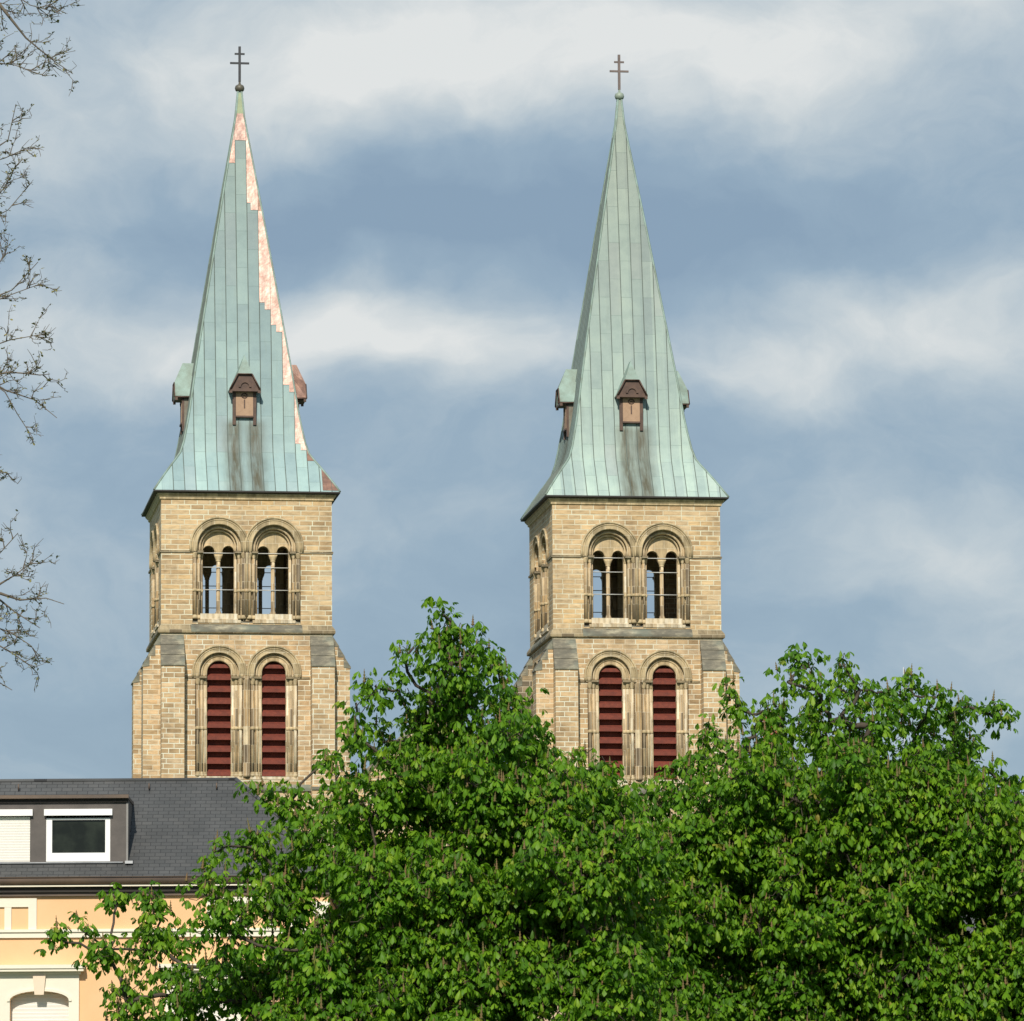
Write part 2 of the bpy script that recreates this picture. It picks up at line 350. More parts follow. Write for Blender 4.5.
# ------------------------------------------------------------------ mesh builder
class MB:
    def __init__(s): s.v = []; s.f = []; s.uv = []; s.m = []; s.s = []
    def quad(s, idx, uv, mi=0, sm=False): s.f.append(idx); s.uv.append(uv); s.m.append(mi); s.s.append(sm)
    @staticmethod
    def boxuv(P):
        n = Vector((0, 0, 0))
        for i in range(len(P)):
            a = P[i]; b = P[(i + 1) % len(P)]
            n += Vector(((a[1] - b[1]) * (a[2] + b[2]), (a[2] - b[2]) * (a[0] + b[0]), (a[0] - b[0]) * (a[1] + b[1])))
        ax, ay, az_ = abs(n.x), abs(n.y), abs(n.z)
        if ay >= ax and ay >= az_ * .35: return [(p[0], p[2]) for p in P]
        if ax >= az_ * .35: return [(p[1] + 3.7, p[2]) for p in P]
        return [(p[0], p[1]) for p in P]
    def poly(s, P, mi=0, sm=False, uv=None):
        k = len(s.v); s.v += [tuple(p) for p in P]
        s.quad(list(range(k, k + len(P))), uv or s.boxuv(P), mi, sm)
    def box(s, x0, x1, y0, y1, z0, z1, mi=0, skip=''):
        c = [(x0, y0, z0), (x1, y0, z0), (x1, y1, z0), (x0, y1, z0), (x0, y0, z1), (x1, y0, z1), (x1, y1, z1), (x0, y1, z1)]
        fs = {'f': (0, 1, 5, 4), 'r': (1, 2, 6, 5), 'b': (2, 3, 7, 6), 'l': (3, 0, 4, 7), 't': (4, 5, 6, 7), 'd': (3, 2, 1, 0)}
        k = len(s.v); s.v += c
        for n, q in fs.items():
            if n not in skip: s.quad([k + i for i in q], s.boxuv([c[i] for i in q]), mi)
        return s
    def prism(s, outer, holes, y0, y1, mi=0, mitre=None, sides=True):
        """outline in (x, z), front at y0, back at y1 (mitre: |x| >= mitre edges pull in with depth)"""
        loops = [outer] + list(holes)
        tri = tessellate_polygon([[Vector((p[0], p[1], 0)) for p in l] for l in loops])
        flat = [p for l in loops for p in l]
        def bx(x):
            if mitre and abs(x) >= mitre - 1e-4: return math.copysign(mitre - (y1 - y0), x)
            return x
        for (yy, back) in ((y0, False), (y1, True)):
            k = len(s.v); s.v += [((bx(p[0]) if back else p[0]), yy, p[1]) for p in flat]
            for tr in tri:
                ids = list(tr)
                a, b, c = (flat[i] for i in ids)
                cr = (b[0] - a[0]) * (c[1] - a[1]) - (b[1] - a[1]) * (c[0] - a[0])
                if (cr < 0) != back: ids.reverse()
                s.quad([k + i for i in ids], [(s.v[k + i][0], s.v[k + i][2]) for i in ids], mi)
        if sides:
            for l in loops:
                for i in range(len(l)):
                    a, b = l[i], l[(i + 1) % len(l)]
                    if mitre and abs(a[0]) >= mitre - 1e-4 and abs(b[0]) >= mitre - 1e-4 and a[0] * b[0] > 0: continue
                    P = [(a[0], y0, a[1]), (b[0], y0, b[1]), (bx(b[0]), y1, b[1]), (bx(a[0]), y1, a[1])]
                    s.poly(P, mi)
        return s
    def tube(s, pts, rad, n=8, mi=0, caps=True, sm=True):
        pts = [Vector(p) for p in pts]; N = len(pts)
        if not hasattr(rad, '__len__'): rad = [rad] * N
        k = len(s.v); up = None; acc = 0
        for i, p in enumerate(pts):
            d = (pts[min(i + 1, N - 1)] - pts[max(i - 1, 0)])
            if d.length < 1e-9: d = Vector((0, 0, 1))
            d.normalize()
            if up is None:
                up = Vector((0, -1, 0)) if abs(d.y) < .9 else Vector((1, 0, 0))
            a = d.cross(up); 
            if a.length < 1e-6: a = d.orthogonal()
            a.normalize(); b = a.cross(d); b.normalize(); up = b
            for j in range(n):
                an = 2 * math.pi * j / n
                s.v.append(tuple(p + (a * math.cos(an) + b * math.sin(an)) * rad[i]))
        for i in range(N - 1):
            for j in range(n):
                q = [k + i * n + j, k + i * n + (j + 1) % n, k + (i + 1) * n + (j + 1) % n, k + (i + 1) * n + j]
                s.quad(q, [(j / n, i), ((j + 1) / n, i), ((j + 1) / n, i + 1), (j / n, i + 1)], mi, sm)
        if caps:
            s.quad([k + j for j in range(n)][::-1], [(0, 0)] * n, mi); s.quad([k + (N - 1) * n + j for j in range(n)], [(0, 0)] * n, mi)
        return s
    def lathe(s, prof, c=(0, 0, 0), n=12, mi=0, sm=True):
        return s.tube([(c[0], c[1], c[2] + z) for r, z in prof], [max(r, 1e-4) for r, z in prof], n, mi, True, sm)
    def add(s, o, M):
        k = len(s.v); s.v += [tuple(M @ Vector(p)) for p in o.v]
        s.f += [[i + k for i in f] for f in o.f]; s.uv += o.uv; s.m += o.m; s.s += o.s
        return s
    def build(s, name, mats, parent=None, **props):
        me = bpy.data.meshes.new(name); me.from_pydata(s.v, [], s.f)
        me.uv_layers.new(name='UVMap')
        me.uv_layers[0].data.foreach_set('uv', [c for f in s.uv for p in f for c in p])
        me.polygons.foreach_set('material_index', s.m); me.polygons.foreach_set('use_smooth', s.s)
        if not isinstance(mats, (list, tuple)): mats = [mats]
        for m in mats: me.materials.append(m)
        me.update()
        bm = bmesh.new(); bm.from_mesh(me); bmesh.ops.remove_doubles(bm, verts=bm.verts, dist=1e-5)
        bmesh.ops.recalc_face_normals(bm, faces=bm.faces); bm.to_mesh(me); bm.free()
        o = bpy.data.objects.new(name, me); COL.objects.link(o)
        if parent: o.parent = parent
        for a, b in props.items(): o[a] = b
        return o


def thing(name, label, cat, loc=(0, 0, 0), rz=0, group=None):
    o = bpy.data.objects.new(name, None); COL.objects.link(o); o.location = loc; o.rotation_euler = (0, 0, rz)
    o['label'] = label; o['category'] = cat
    if group: o['group'] = group
    return o


def copy_tree(o, parent=None):
    c = o.copy(); COL.objects.link(c); c.parent = parent
    for ch in list(o.children): copy_tree(ch, c)
    return c


def arch(c, half, z0, zc, n=20, ry=None):
    ry = ry or half
    return [(c - half, z0)] + [(c - half * math.cos(math.pi * i / n), zc + ry * math.sin(math.pi * i / n)) for i in range(n + 1)] + [(c + half, z0)]


def band(c, ro, ri, z0, zc, n=22):
    return arch(c, ro, z0, zc, n) + arch(c, ri, z0, zc, n)[::-1]


def arcpath(c, r, y, z0, zc, n=22):
    return [(x, y, z) for x, z in arch(c, r, z0, zc, n)]


# ------------------------------------------------------------------ ground
def structure(o): o['kind'] = 'structure'; return o
structure(MB().box(-1500, 1500, -300, 3500, -1, 0, skip='d').build('ground', GRASS))
g = MB(); g.poly([(-1500, 96, .004), (1500, 96, .004), (1500, 104, .004), (-1500, 104, .004)])
structure(g.build('road', ASPH))
structure(MB().box(-1500, 1500, 104.01, 105.6, 0, .13, skip='d').build('pavement', KERBM))

# ------------------------------------------------------------------ church towers
PHI = .133
CU, SU = math.cos(PHI), math.sin(PHI)
XL, YL = -12.4121, 255.345
def front_pt(u, v): return (XL + u * CU - v * SU, YL + u * SU + v * CU)

HW = 4.0; WC = 1.28           # half width of the shaft, window centre
Z_EAVE = 38.22
ZU0, ZUS, ZUC = 32.05, 35.40, 35.66    # belfry window: recess foot, impost line, arch centre
ZL0, ZLS, ZLC = 24.75, 29.50, 29.72    # louvre window


def side_rot(k): return Matrix.Rotation(-k * math.pi / 2, 4, 'Z')


def make_tower(label, spire_mat, old_copper, ball_mat, cross_mat, loc):
    T = thing('church_tower', label, 'tower', loc, PHI, 'twin church towers')
    # --- belfry stage wall
    w = MB(); mid = MB()
    for k in range(4):
        f = MB()
        H = []   # one opening: wide rectangle up to the impost line, two arches over it
        H += [(-2.53, ZU0), (-2.53, ZUS)] + [(x, z) for x, z in arch(-WC, 1.03, ZUS, ZUC)] + [(x, z) for x, z in arch(WC, 1.03, ZUS, ZUC)] + [(2.53, ZUS), (2.53, ZU0)]
        f.prism([(-HW, 31.5), (HW, 31.5), (HW, Z_EAVE - .1), (-HW, Z_EAVE - .1)], [H], -HW, -HW + .22, mitre=HW)
        f.prism([(-HW + .22, 31.5), (HW - .22, 31.5), (HW - .22, Z_EAVE - .1), (-HW + .22, Z_EAVE - .1)],
                [[(-2.5, ZU0 + .1), (-2.5, 36.8), (2.5, 36.8), (2.5, ZU0 + .1)]], -HW + .225, -HW + .95, mitre=HW - .22)
        w.add(f, side_rot(k))
    w.build('belfry_wall', STONE, T)
    # --- lower stage wall
    w = MB()
    LW = HW + .03
    for k in range(4):
        f = MB(); holes = []
        for c in (-WC, WC):
            holes.append([(c - 1.12, ZL0), (c - 1.12, ZLS)] + arch(c, .93, ZLS, ZLC)[0:] + [(c + 1.12, ZLS), (c + 1.12, ZL0)])
        f.prism([(-LW, 0), (LW, 0), (LW, 31.6), (-LW, 31.6)], holes, -LW, -LW + .2, mitre=LW)
        f.prism([(-LW + .2, 0), (LW - .2, 0), (LW - .2, 31.6), (-LW + .2, 31.6)], [arch(c, .62, ZL0, ZLC) for c in (-WC, WC)], -LW + .205, -LW + .9, mitre=LW - .2)
        w.add(f, side_rot(k))
    w.build('lower_wall', STONE_LOW, T)
    # --- floors inside
    MB().box(-3.1, 3.1, -3.1, 3.1, 31.3, 31.62).build('bell_floor', DARKWOOD, T); MB().box(-3.1, 3.1, -3.1, 3.1, 37.3, 37.5).build('bell_ceiling', DARKWOOD, T)
    # --- string course and cornices (mitred rings)
    def ring(prof):
        m = MB()
        for k in range(4):
            f = MB()
            for (r0, z0), (r1, z1) in zip(prof, prof[1:]):
                f.poly([(-r0, -r0, z0), (r0, -r0, z0), (r1, -r1, z1), (-r1, -r1, z1)])
            m.add(f, side_rot(k))
        return m
    # string course broken at the openings
    for k in range(4):
        f = MB(); f.box(-4.06, -2.62, -4.06, -3.99, ZUS - .05, ZUS + .04); f.tube([(-2.62, -4.03, ZUS), (-2.45, -4.03, ZUS)], .05, 6)
        f.box(-4.055, -3.99, -4.055, -2.62, ZUS - .05, ZUS + .04)
        f.box(-4.058, -4.0, -2.62, -2.45, ZUS - .045, ZUS + .035)
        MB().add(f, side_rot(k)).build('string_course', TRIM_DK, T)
    ring([(3.98, 37.80), (4.07, 37.86), (4.07, 37.93), (4.12, 37.98), (4.20, 38.08), (4.20, 38.12), (3.9, 38.12)]).build('eaves_cornice', TRIM, T)
    ring([(4.02, 31.54), (4.13, 31.56), (4.15, 31.60), (4.15, 31.70), (4.12, 31.78), (3.98, 31.98)]).build('belt_cornice', TRIM_DK, T)  # dark colour stands in for the shadow line under the belt
    for k in range(4):
        f = MB(); f.poly([(-2.6, -4.158, 31.70), (2.6, -4.158, 31.70), (2.6, -4.128, 31.785), (-2.6, -4.128, 31.785)]); f.poly([(-2.6, -4.128, 31.785), (2.6, -4.128, 31.785), (2.6, -3.97, 32.01), (-2.6, -3.97, 32.01)]); f.poly([(-2.6, -4.158, 31.61), (2.6, -4.158, 31.61), (2.6, -4.158, 31.70), (-2.6, -4.158, 31.70)])
        f.poly([(-2.6, -4.158, 31.61), (-2.6, -4.158, 31.70), (-2.6, -4.128, 31.785), (-2.6, -3.97, 32.01), (-2.6, -3.97, 31.61)]); f.poly([(2.6, -4.158, 31.61), (2.6, -4.158, 31.70), (2.6, -4.128, 31.785), (2.6, -3.97, 32.01), (2.6, -3.97, 31.61)])
        MB().add(f, side_rot(k)).build('weathered_ledge', COPING, T)
    ring([(4.0, 24.16), (4.16, 24.2), (4.16, 24.32), (4.0, 24.55)]).build('base_cornice', COPING, T)
    gut = MB()
    gut.add(ring([(4.0, 38.13), (4.34, 38.15), (4.37, 38.17), (4.37, 38.235), (4.30, 38.25)]), Matrix())
    gut.build('eaves_edge', BLACKEDGE, T)

    # --- belfry windows
    def belfry():
        w = MB(); y = -HW
        # orders of the arch
        w.prism(band(0, 1.36, 1.03, ZUS, ZUC), [], y - .045, y + .1, 0)
        w.tube(arcpath(0, 1.345, y - .055, ZUS, ZUC), .055, 8, 0); w.tube(arcpath(0, 1.24, y - .045, ZUS, ZUC), .03, 8, 0); w.tube(arcpath(0, 1.06, y - .02, ZUS, ZUC), .045, 8, 0)
        w.prism([(-1.275, ZU0 + .3), (-1.275, 36.75), (1.275, 36.75), (1.275, ZU0 + .3)], [arch(0, .88, ZU0 + .42, ZUC - .02)], y + .23, y + .5, 0)
        w.tube(arcpath(0, .90, y + .22, ZUS, ZUC), .06, 8, 1); w.tube(arcpath(0, .78, y + .38, ZUS, ZUC), .045, 8, 1)
        w.prism([(-1.1, ZU0 + .3), (-1.1, 36.6), (1.1, 36.6), (1.1, ZU0 + .3)], [[(-.73, ZU0 + .45), (-.73, ZUS + .06)] + [(-.46 - .27 * math.cos(math.pi * i / 12), ZUS + .06 + .27 * math.sin(math.pi * i / 12)) for i in range(1, 13)] +
                [(.46 - .27 * math.cos(math.pi * i / 12), ZUS + .06 + .27 * math.sin(math.pi * i / 12)) for i in range(13)] + [(.73, ZU0 + .45)]], y + .52, y + .8, 1)
        for c in (-.46, .46): w.tube(arcpath(c, .30, y + .515, ZUS + .06, ZUS + .06, 12), .03, 6, 1)
        # jamb shafts, annulets, capitals, bases
        for s in (-1, 1):
            for (x, yy, r, mi) in ((1.145, y + .10, .085, 2), (.93, y + .19, .07, 2), (.80, y + .42, .055, 3 if s > 0 else 2)):
                w.lathe([(r, ZU0 + .34), (r, ZUS - .25)], (s * x, yy, 0), 10, mi)
                w.lathe([(r * 1.0, ZUS - .30), (r * 1.05, ZUS - .26), (r * 1.7, ZUS - .08), (r * 1.75, ZUS - .05)], (s * x, yy, 0), 10, 0)
                w.lathe([(r * 1.15, 33.52), (r * 1.5, 33.55), (r * 1.5, 33.62), (r * 1.15, 33.65)], (s * x, yy, 0), 10, 0)
                w.lathe([(r * 1.6, ZU0 + .2), (r * 1.6, ZU0 + .27), (r * 1.1, ZU0 + .38)], (s * x, yy, 0), 10, 0)
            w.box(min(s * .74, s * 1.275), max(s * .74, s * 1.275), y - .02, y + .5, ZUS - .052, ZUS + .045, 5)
            w.box(min(s * 1.0, s * 1.26), max(s * 1.0, s * 1.26), y + .02, y + .24, 33.54, 33.62, 0)
        # sills
        w.box(-.88, .88, y + .06, y + .75, ZU0 + .16, ZU0 + .44, 3)
        w.poly([(-1.279, y - .02, ZU0 - .08), (1.279, y - .02, ZU0 - .08), (1.279, y + .3, ZU0 + .24), (-1.279, y + .3, ZU0 + .24)], 4)
        w.box(-1.0, 1.0, y - .05, y + .12, ZU0 + .0, ZU0 + .14, 3)
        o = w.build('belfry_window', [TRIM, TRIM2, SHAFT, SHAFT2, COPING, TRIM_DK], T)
        c = MB(); c.lathe([(.16, ZU0 + .44), (.16, ZU0 + .5), (.11, ZU0 + .6), (.095, ZU0 + .66), (.095, ZUS - .36), (.095, ZUS - .36)], (0, y + .62, 0), 12, 1)
        c.lathe([(.10, ZUS - .40), (.13, ZUS - .38), (.115, ZUS - .35), (.12, ZUS - .32), (.19, ZUS - .16), (.2, ZUS - .1)], (0, y + .62, 0), 12, 0)
        c.box(-.2, .2, y + .53, y + .79, ZUS - .1, ZUS + .06)
        c.build('column', [TRIM, SHAFT], o)
        for z in (35.39, 34.72, 33.66):
            MB().tube([(-.74, y + .49, z), (.74, y + .49, z)], .022, 5).build('tie_rod', ROD, o)
        return o

    def louvre():
        w = MB(); y = -LW
        w.prism(band(0, 1.27, .93, ZLS, ZLC), [], y - .045, y + .1, 0)
        w.tube(arcpath(0, 1.235, y - .055, ZLS, ZLC), .055, 8, 0); w.tube(arcpath(0, 1.13, y - .045, ZLS, ZLC), .03, 8, 0); w.tube(arcpath(0, .955, y - .02, ZLS, ZLC), .045, 8, 0)
        w.prism(band(0, .91, .56, ZL0 + .1, ZLC), [], y + .17, y + .45, 1)
        w.tube(arcpath(0, .60, y + .175, ZLS, ZLC), .05, 8, 1); w.tube(arcpath(0, .80, y + .165, ZLS, ZLC), .05, 8, 1)
        for s in (-1, 1):
            for (x, yy, r, mi) in ((1.0, y + .09, .085, 2 if s < 0 else 3), (.80, y + .16, .075, 2), (.64, y + .2, .06, 3)):
                w.lathe([(r, ZL0 + .3), (r, ZLS - .28)], (s * x, yy, 0), 10, mi)
                w.lathe([(r, ZLS - .36), (r * 1.1, ZLS - .3), (r * 1.6, ZLS - .10), (r * 1.65, ZLS - .05)], (s * x, yy, 0), 10, 0)
                w.lathe([(r * 1.15, 27.05), (r * 1.5, 27.08), (r * 1.5, 27.17), (r * 1.15, 27.2)], (s * x, yy, 0), 10, 0)
                w.lathe([(r * 1.6, ZL0 + .1), (r * 1.6, ZL0 + .2), (r * 1.1, ZL0 + .34)], (s * x, yy, 0), 10, 0)
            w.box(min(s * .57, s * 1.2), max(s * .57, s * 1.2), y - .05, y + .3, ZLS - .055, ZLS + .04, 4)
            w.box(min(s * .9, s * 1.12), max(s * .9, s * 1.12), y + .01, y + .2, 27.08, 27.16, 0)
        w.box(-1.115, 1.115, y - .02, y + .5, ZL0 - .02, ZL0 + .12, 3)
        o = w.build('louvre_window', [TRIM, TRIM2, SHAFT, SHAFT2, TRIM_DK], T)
        n = 10
        for i in range(n):
            z = 24.94 + i * .56
            hw = .60
            if z > ZLC - .1: hw = math.sqrt(max(.02, .6 ** 2 - (z + .12 - ZLC) ** 2))
            if z > 30.2: continue
            s = MB(); a = (y + .30, z); b = (y + .66, z + .17)
            s.poly([(-hw, a[0], a[1]), (hw, a[0], a[1]), (hw * (.86 if z > 29.3 else 1), b[0], b[1]), (-hw * (.86 if z > 29.3 else 1), b[0], b[1])])
            s.box(-hw, hw, a[0] - .03, a[0] + .01, a[1] - .02, a[1] + .15); s.poly([(-hw, a[0], a[1] + .15), (hw, a[0], a[1] + .15), (hw, b[0], b[1] + .17), (-hw, b[0], b[1] + .17)])
            s.build('louvre_slat', LOUVRE, o)
        bk = MB(); bk.prism(arch(0, .61, ZL0 + .1, ZLC), [], y + .66, y + .70); bk.build('louvre_backing', LOUVRE, o)
        return o

    pb, pl = belfry(), louvre()
    for k in range(4):
        for c in (-WC, WC):
            for proto in (pb, pl):
                o = proto if (k == 0 and c < 0) else copy_tree(proto, T)
                M = side_rot(k) @ Matrix.Translation((c, 0, 0)); o.location = M.translation; o.rotation_euler = (0, 0, -k * math.pi / 2)
    # imposts beside the louvre arches, clustered piers between the windows
    for k in range(4):
        for a, b in ((-2.94, -2.45), (2.45, 2.94)):
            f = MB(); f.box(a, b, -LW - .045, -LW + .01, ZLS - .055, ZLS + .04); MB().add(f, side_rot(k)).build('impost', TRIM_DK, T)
        f = MB()
        f.lathe([(.10, ZU0 + .3), (.10, ZUS - .28), (.17, ZUS - .08), (.17, ZUS - .05)], (0, -HW + .07, 0), 10)
        f.lathe([(.12, 33.5), (.15, 33.55), (.15, 33.62), (.12, 33.66)], (0, -HW + .07, 0), 10)
        f.box(-.2, .2, -HW - .03, -HW + .2, ZUS - .05, ZUS + .05)
        f.box(-.16, .16, -HW + .09, -HW + .3, ZU0 + .1, ZUS - .05)
        MB().add(f, side_rot(k)).build('pier', SHAFT, T)
        f = MB()
        for x, r_, dy_ in ((0, .085, -.03), (-.115, .05, .005), (.115, .05, .005)):
            f.lathe([(r_ * 1.5, ZL0 + .1), (r_ * 1.5, ZL0 + .2), (r_, ZL0 + .3), (r_, ZLS - .3), (r_ * 1.5, ZLS - .12), (r_ * 1.5, ZLS - .06)], (x, -LW + dy_, 0), 10)
        f.box(-.17, .17, -LW - .02, -LW + .05, 27.06, 27.18); f.box(-.2, .2, -LW - .13, -LW + .05, ZLS - .06, ZLS + .05)
        MB().add(f, side_rot(k)).build('pier', SHAFT, T)
    # --- buttresses: two on each side, sloped coping on top
    def buttress(stone):
        p = .80; y0 = -LW - p; y1 = -LW + .02
        b = MB(); x0, x1 = -.53, .53
        b.prism([(x0, 0), (x1, 0), (x1, 30.06), (x0, 30.06)], [], y0, y1)
        for sgn, x in ((-1, x0), (1, x1)):
            b.poly([(x, y0, 30.06), (x, y1, 30.06), (x, y1, 31.50)], 0)
        b.box(x0 - .02, x1 + .02, y0 - .07, y0 + .05, 24.2, 24.34, 1); 
        o = b.build('buttress', [stone, COPING], T)
        c = MB(); n = 3
        for i in range(n):
            ya, yb = y0 + (y1 - y0) * i / n, y0 + (y1 - y0) * (i + 1) / n
            za, zb = 30.02 + 1.46 * i / n, 30.02 + 1.46 * (i + 1) / n
            xx = .555 - .004 * i
            P = [(ya - .05, za), (yb - .01, zb), (yb + .02, zb), (yb + .02, za - .02), (ya - .05, za - .07 if i == 0 else za - .02)]
            k_ = len(c.v)
            for x in (-xx, xx):
                c.poly([(x, q[0], q[1]) for q in P])
            for j in range(len(P)):
                a, d = P[j], P[(j + 1) % len(P)]
                c.poly([(-xx, a[0], a[1]), (xx, a[0], a[1]), (xx, d[0], d[1]), (-xx, d[0], d[1])])
        c.build('coping', COPING, o)
        return o
    pbt = buttress(STONE_LOW)
    for k in range(4):
        for c in (-3.49, 3.51):
            o = pbt if (k == 0 and c < 0) else copy_tree(pbt, T)
            M = side_rot(k) @ Matrix.Translation((c, 0, 0)); o.location = M.translation; o.rotation_euler = (0, 0, -k * math.pi / 2)
            if k == 1 and c < 0 and not old_copper: o.data = o.data.copy(); o.data.materials[0] = SOOTY

    # --- spire
    prof = [(4.36, 38.235), (4.08, 38.68), (3.79, 39.12), (3.50, 39.54), (3.24, 39.90), (3.03, 40.22), (2.86, 40.76), (2.71, 41.5), (2.565, 42.3), (2.276, 44.29), (1.895, 46.66), (1.557, 48.74), (1.10, 51.56), (.611, 54.5), (.20, 56.95), (.085, 58.2)]
    def h_at(z):
        for (r0, z0), (r1, z1) in zip(prof, prof[1:]):
            if z <= z1: return r0 + (r1 - r0) * (z - z0) / (z1 - z0)
        return prof[-1][0]
    sp_ = MB()
    for k in range(4):
        f = MB(); d = 0
        for (r0, z0), (r1, z1) in zip(prof, prof[1:]):
            L = math.hypot(r1 - r0, z1 - z0)
            f.poly([(-r0, -r0, z0), (r0, -r0, z0), (r1, -r1, z1), (-r1, -r1, z1)], 0, False, [(-r0, d), (r0, d), (r1, d + L), (-r1, d + L)]); d += L
        sp_.add(f, side_rot(k))
        # hip roll
        sp_.add(MB().tube([(-r, -r, z) for r, z in prof], [.05] * len(prof), 6, 1), side_rot(k))
    # standing seams
    for k in range(4):
        f = MB()
        for j in range(-7, 8):
            u = .265 + .53 * j - .53 * 0
            if abs(u) > 4.2: continue
            P = [(u, -r - .012, z) for r, z in prof if r > abs(u)]
            zz = None
            for (r0, z0), (r1, z1) in zip(prof, prof[1:]):
                if r0 >= abs(u) >= r1: zz = z0 + (z1 - z0) * (r0 - abs(u)) / (r0 - r1); break
            if zz: P.append((u, -abs(u) - .012, zz))
            if len(P) > 1: f.tube(P, .018, 4, 2, sm=False)
        sp_.add(f, side_rot(k))
    spo = sp_.build('spire', [spire_mat, PAT_PLAIN, SEAM], T)

    def sheet(u0, u1, z0, z1, m, name='copper_sheet', k=0):
        """one bare copper strip lying on the spire between two seams, clipped by the hips"""
        f = MB(); n = max(2, int((z1 - z0) / .12)); zs = sorted(set([z0 + (z1 - z0) * i / n for i in range(n + 1)] + [z for r, z in prof if z0 < z < z1]))
        prev = None; d = .022
        for z in zs:
            h = h_at(z); a = max(-h - .02, u0); b = min(h + .045, u1)
            cur = None if b - a < .004 else ((a, -h - d, z), (b, -h - d, z), h)
            if cur and prev: f.poly([prev[0], prev[1], cur[1], cur[0]])
            prev = cur
        if f.f:
            g_ = MB().add(f, side_rot(k)); g_.build(name, m, spo)
    if old_copper:
        C, B = COPPER, COPPER_BR
        sheet(-.3, .3, 57.1, 58.12, GREENTIP)
        s_ = .53; e = [.265 + s_ * j for j in range(-8, 8)]
        ed = lambda j: .265 + s_ * j
        sheet(-2, 2, 55.75, 57.1, CAPC)
        sheet(-2, -.265, 54.6, 55.75, C)
        sheet(.265, 2, 54.5, 55.75, C); sheet(.265, ed(1), 52.6, 54.5, C)
        sheet(ed(1), 2, 52.2, 53.2, B)
        sheet(ed(1), ed(2), 50.1, 52.2, C); sheet(ed(1), ed(2), 47.65, 50.1, C)
        sheet(ed(2), ed(3), 49.2, 50.5, C); sheet(ed(2), ed(3), 46.55, 49.2, C)
        sheet(ed(3), ed(4), 45.0, 47.2, C); sheet(ed(3), ed(4), 43.6, 45.0, C)
        sheet(ed(4), ed(5), 42.2, 43.7, C); sheet(ed(4), ed(5), 40.72, 42.2, C)
        for (a, b, z0, z1) in ((1.05, 1.32, 47.3, 47.65), (.45, .79, 52.25, 52.6), (1.58, 1.85, 46.2, 46.55), (2.15, 2.38, 43.25, 43.6), (2.65, 2.91, 40.4, 40.72)): sheet(a, b, z0, z1, C)
        sheet(ed(5), ed(6), 39.85, 40.8, B); sheet(3.55, 4.5, 38.30, 39.6, B)
        sheet(-4.5, 4.5, 38.3, 44.0, B, k=3)
    # --- lucarnes, one on each face
    def lucarne():
        l = MB(); yf = -3.10; zg, ze, zr = 43.99, 43.27, 44.96; wg, we = .34, .72; yr = -2.72
        yb = -2.05
        apex = (0, yr, zr); bk = (0, -h_at(zr) + .02, zr + .0)
        def ln(a, b, t_): return tuple(a[i] + (b[i] - a[i]) * t_ for i in range(3))
        # roof planes, doubled for thickness
        for off in (0, .05):
            for s in (-1, 1):
                A = (0, yr, zr - off); Bk = (0, -2.1, zr - off); E1 = (s * we, yf - .03, ze - off); G = (s * wg, yf - .03, zg - off); E2 = (s * we, -2.35, ze - off)
                l.poly([A, G, E1, E2, Bk], 0)
            l.poly([(0, yr, zr - off), (-wg, yf - .03, zg - off), (wg, yf - .03, zg - off)], 0)
        for s in (-1, 1):   # edge trim along the sloping eaves
            l.tube([(s * wg, yf - .04, zg - .03), (s * we, yf - .04, ze - .04)], .035, 5, 1); l.tube([(s * we, yf - .05, ze - .05), (s * we, -2.35, ze - .05)], .035, 5, 1)
        l.tube([(-wg, yf - .04, zg - .02), (wg, yf - .04, zg - .02)], .03, 5, 1)
        # pediment
        l.prism([(-.66, ze - .02), (.66, ze - .02), (wg - .03, zg - .05), (-wg + .03, zg - .05)], [], yf + .06, yf + .14, 1)
        l.prism([(x * .30, ze + .08 + y_ * .34) for x, y_ in [(math.cos(a * math.pi / 10), math.sin(a * math.pi / 10)) for a in range(11)]] + [(x * .20, ze + .08 + y_ * .22) for x, y_ in [(math.cos(a * math.pi / 10), math.sin(a * math.pi / 10)) for a in range(10, -1, -1)]], [], yf + .0, yf + .07, 1)
        l.box(-.62, .62, yf - .01, yf + .3, ze - .12, ze - .02, 1)
        # body with cheeks and posts
        for s in (-1, 1):
            a, b_ = sorted((s * .41, s * .56))
            l.prism([(a, 41.60), (b_, 41.60), (b_, ze - .1), (a, ze - .1)], [], yf + .32, yf + .42, 1); l.prism([(a + .01, 41.70), (b_ - .01, 41.70), (b_ - .01, ze - .1), (a + .01, ze - .1)], [], yf + .42, -2.3, 2)
            l.box(min(s * .60, s * .74), max(s * .60, s * .74), yf - .02, yf + .1, ze - .2, ze - .05, 1)
        l.box(-.42, .42, yf + .26, -2.3, 41.95, 42.02, 1)
        o = l.build('lucarne', [PAT_PLAIN, DKCOP, CHEEK], spo)
        d = MB(); d.box(-.405, .405, yf + .30, yf + .38, 42.03, ze - .12, 0)
        d.box(-.03, .03, yf + .285, yf + .31, 42.38, 42.8, 1)
        d.tube([(.13 * math.cos(a * math.pi / 8), yf + .29, 42.98 + .11 * math.sin(a * math.pi / 8)) for a in range(17)], .028, 4, 1)
        d.lathe([(.05, -.02), (.05, .02)], (0, yf + .295, 42.98), 8, 1)
        return o, d
    lo, door = lucarne()
    # the hatch is part of the lucarne mesh's own group of materials
    dm = door.build('hatch', [TANDOOR, DKCOP], spo)
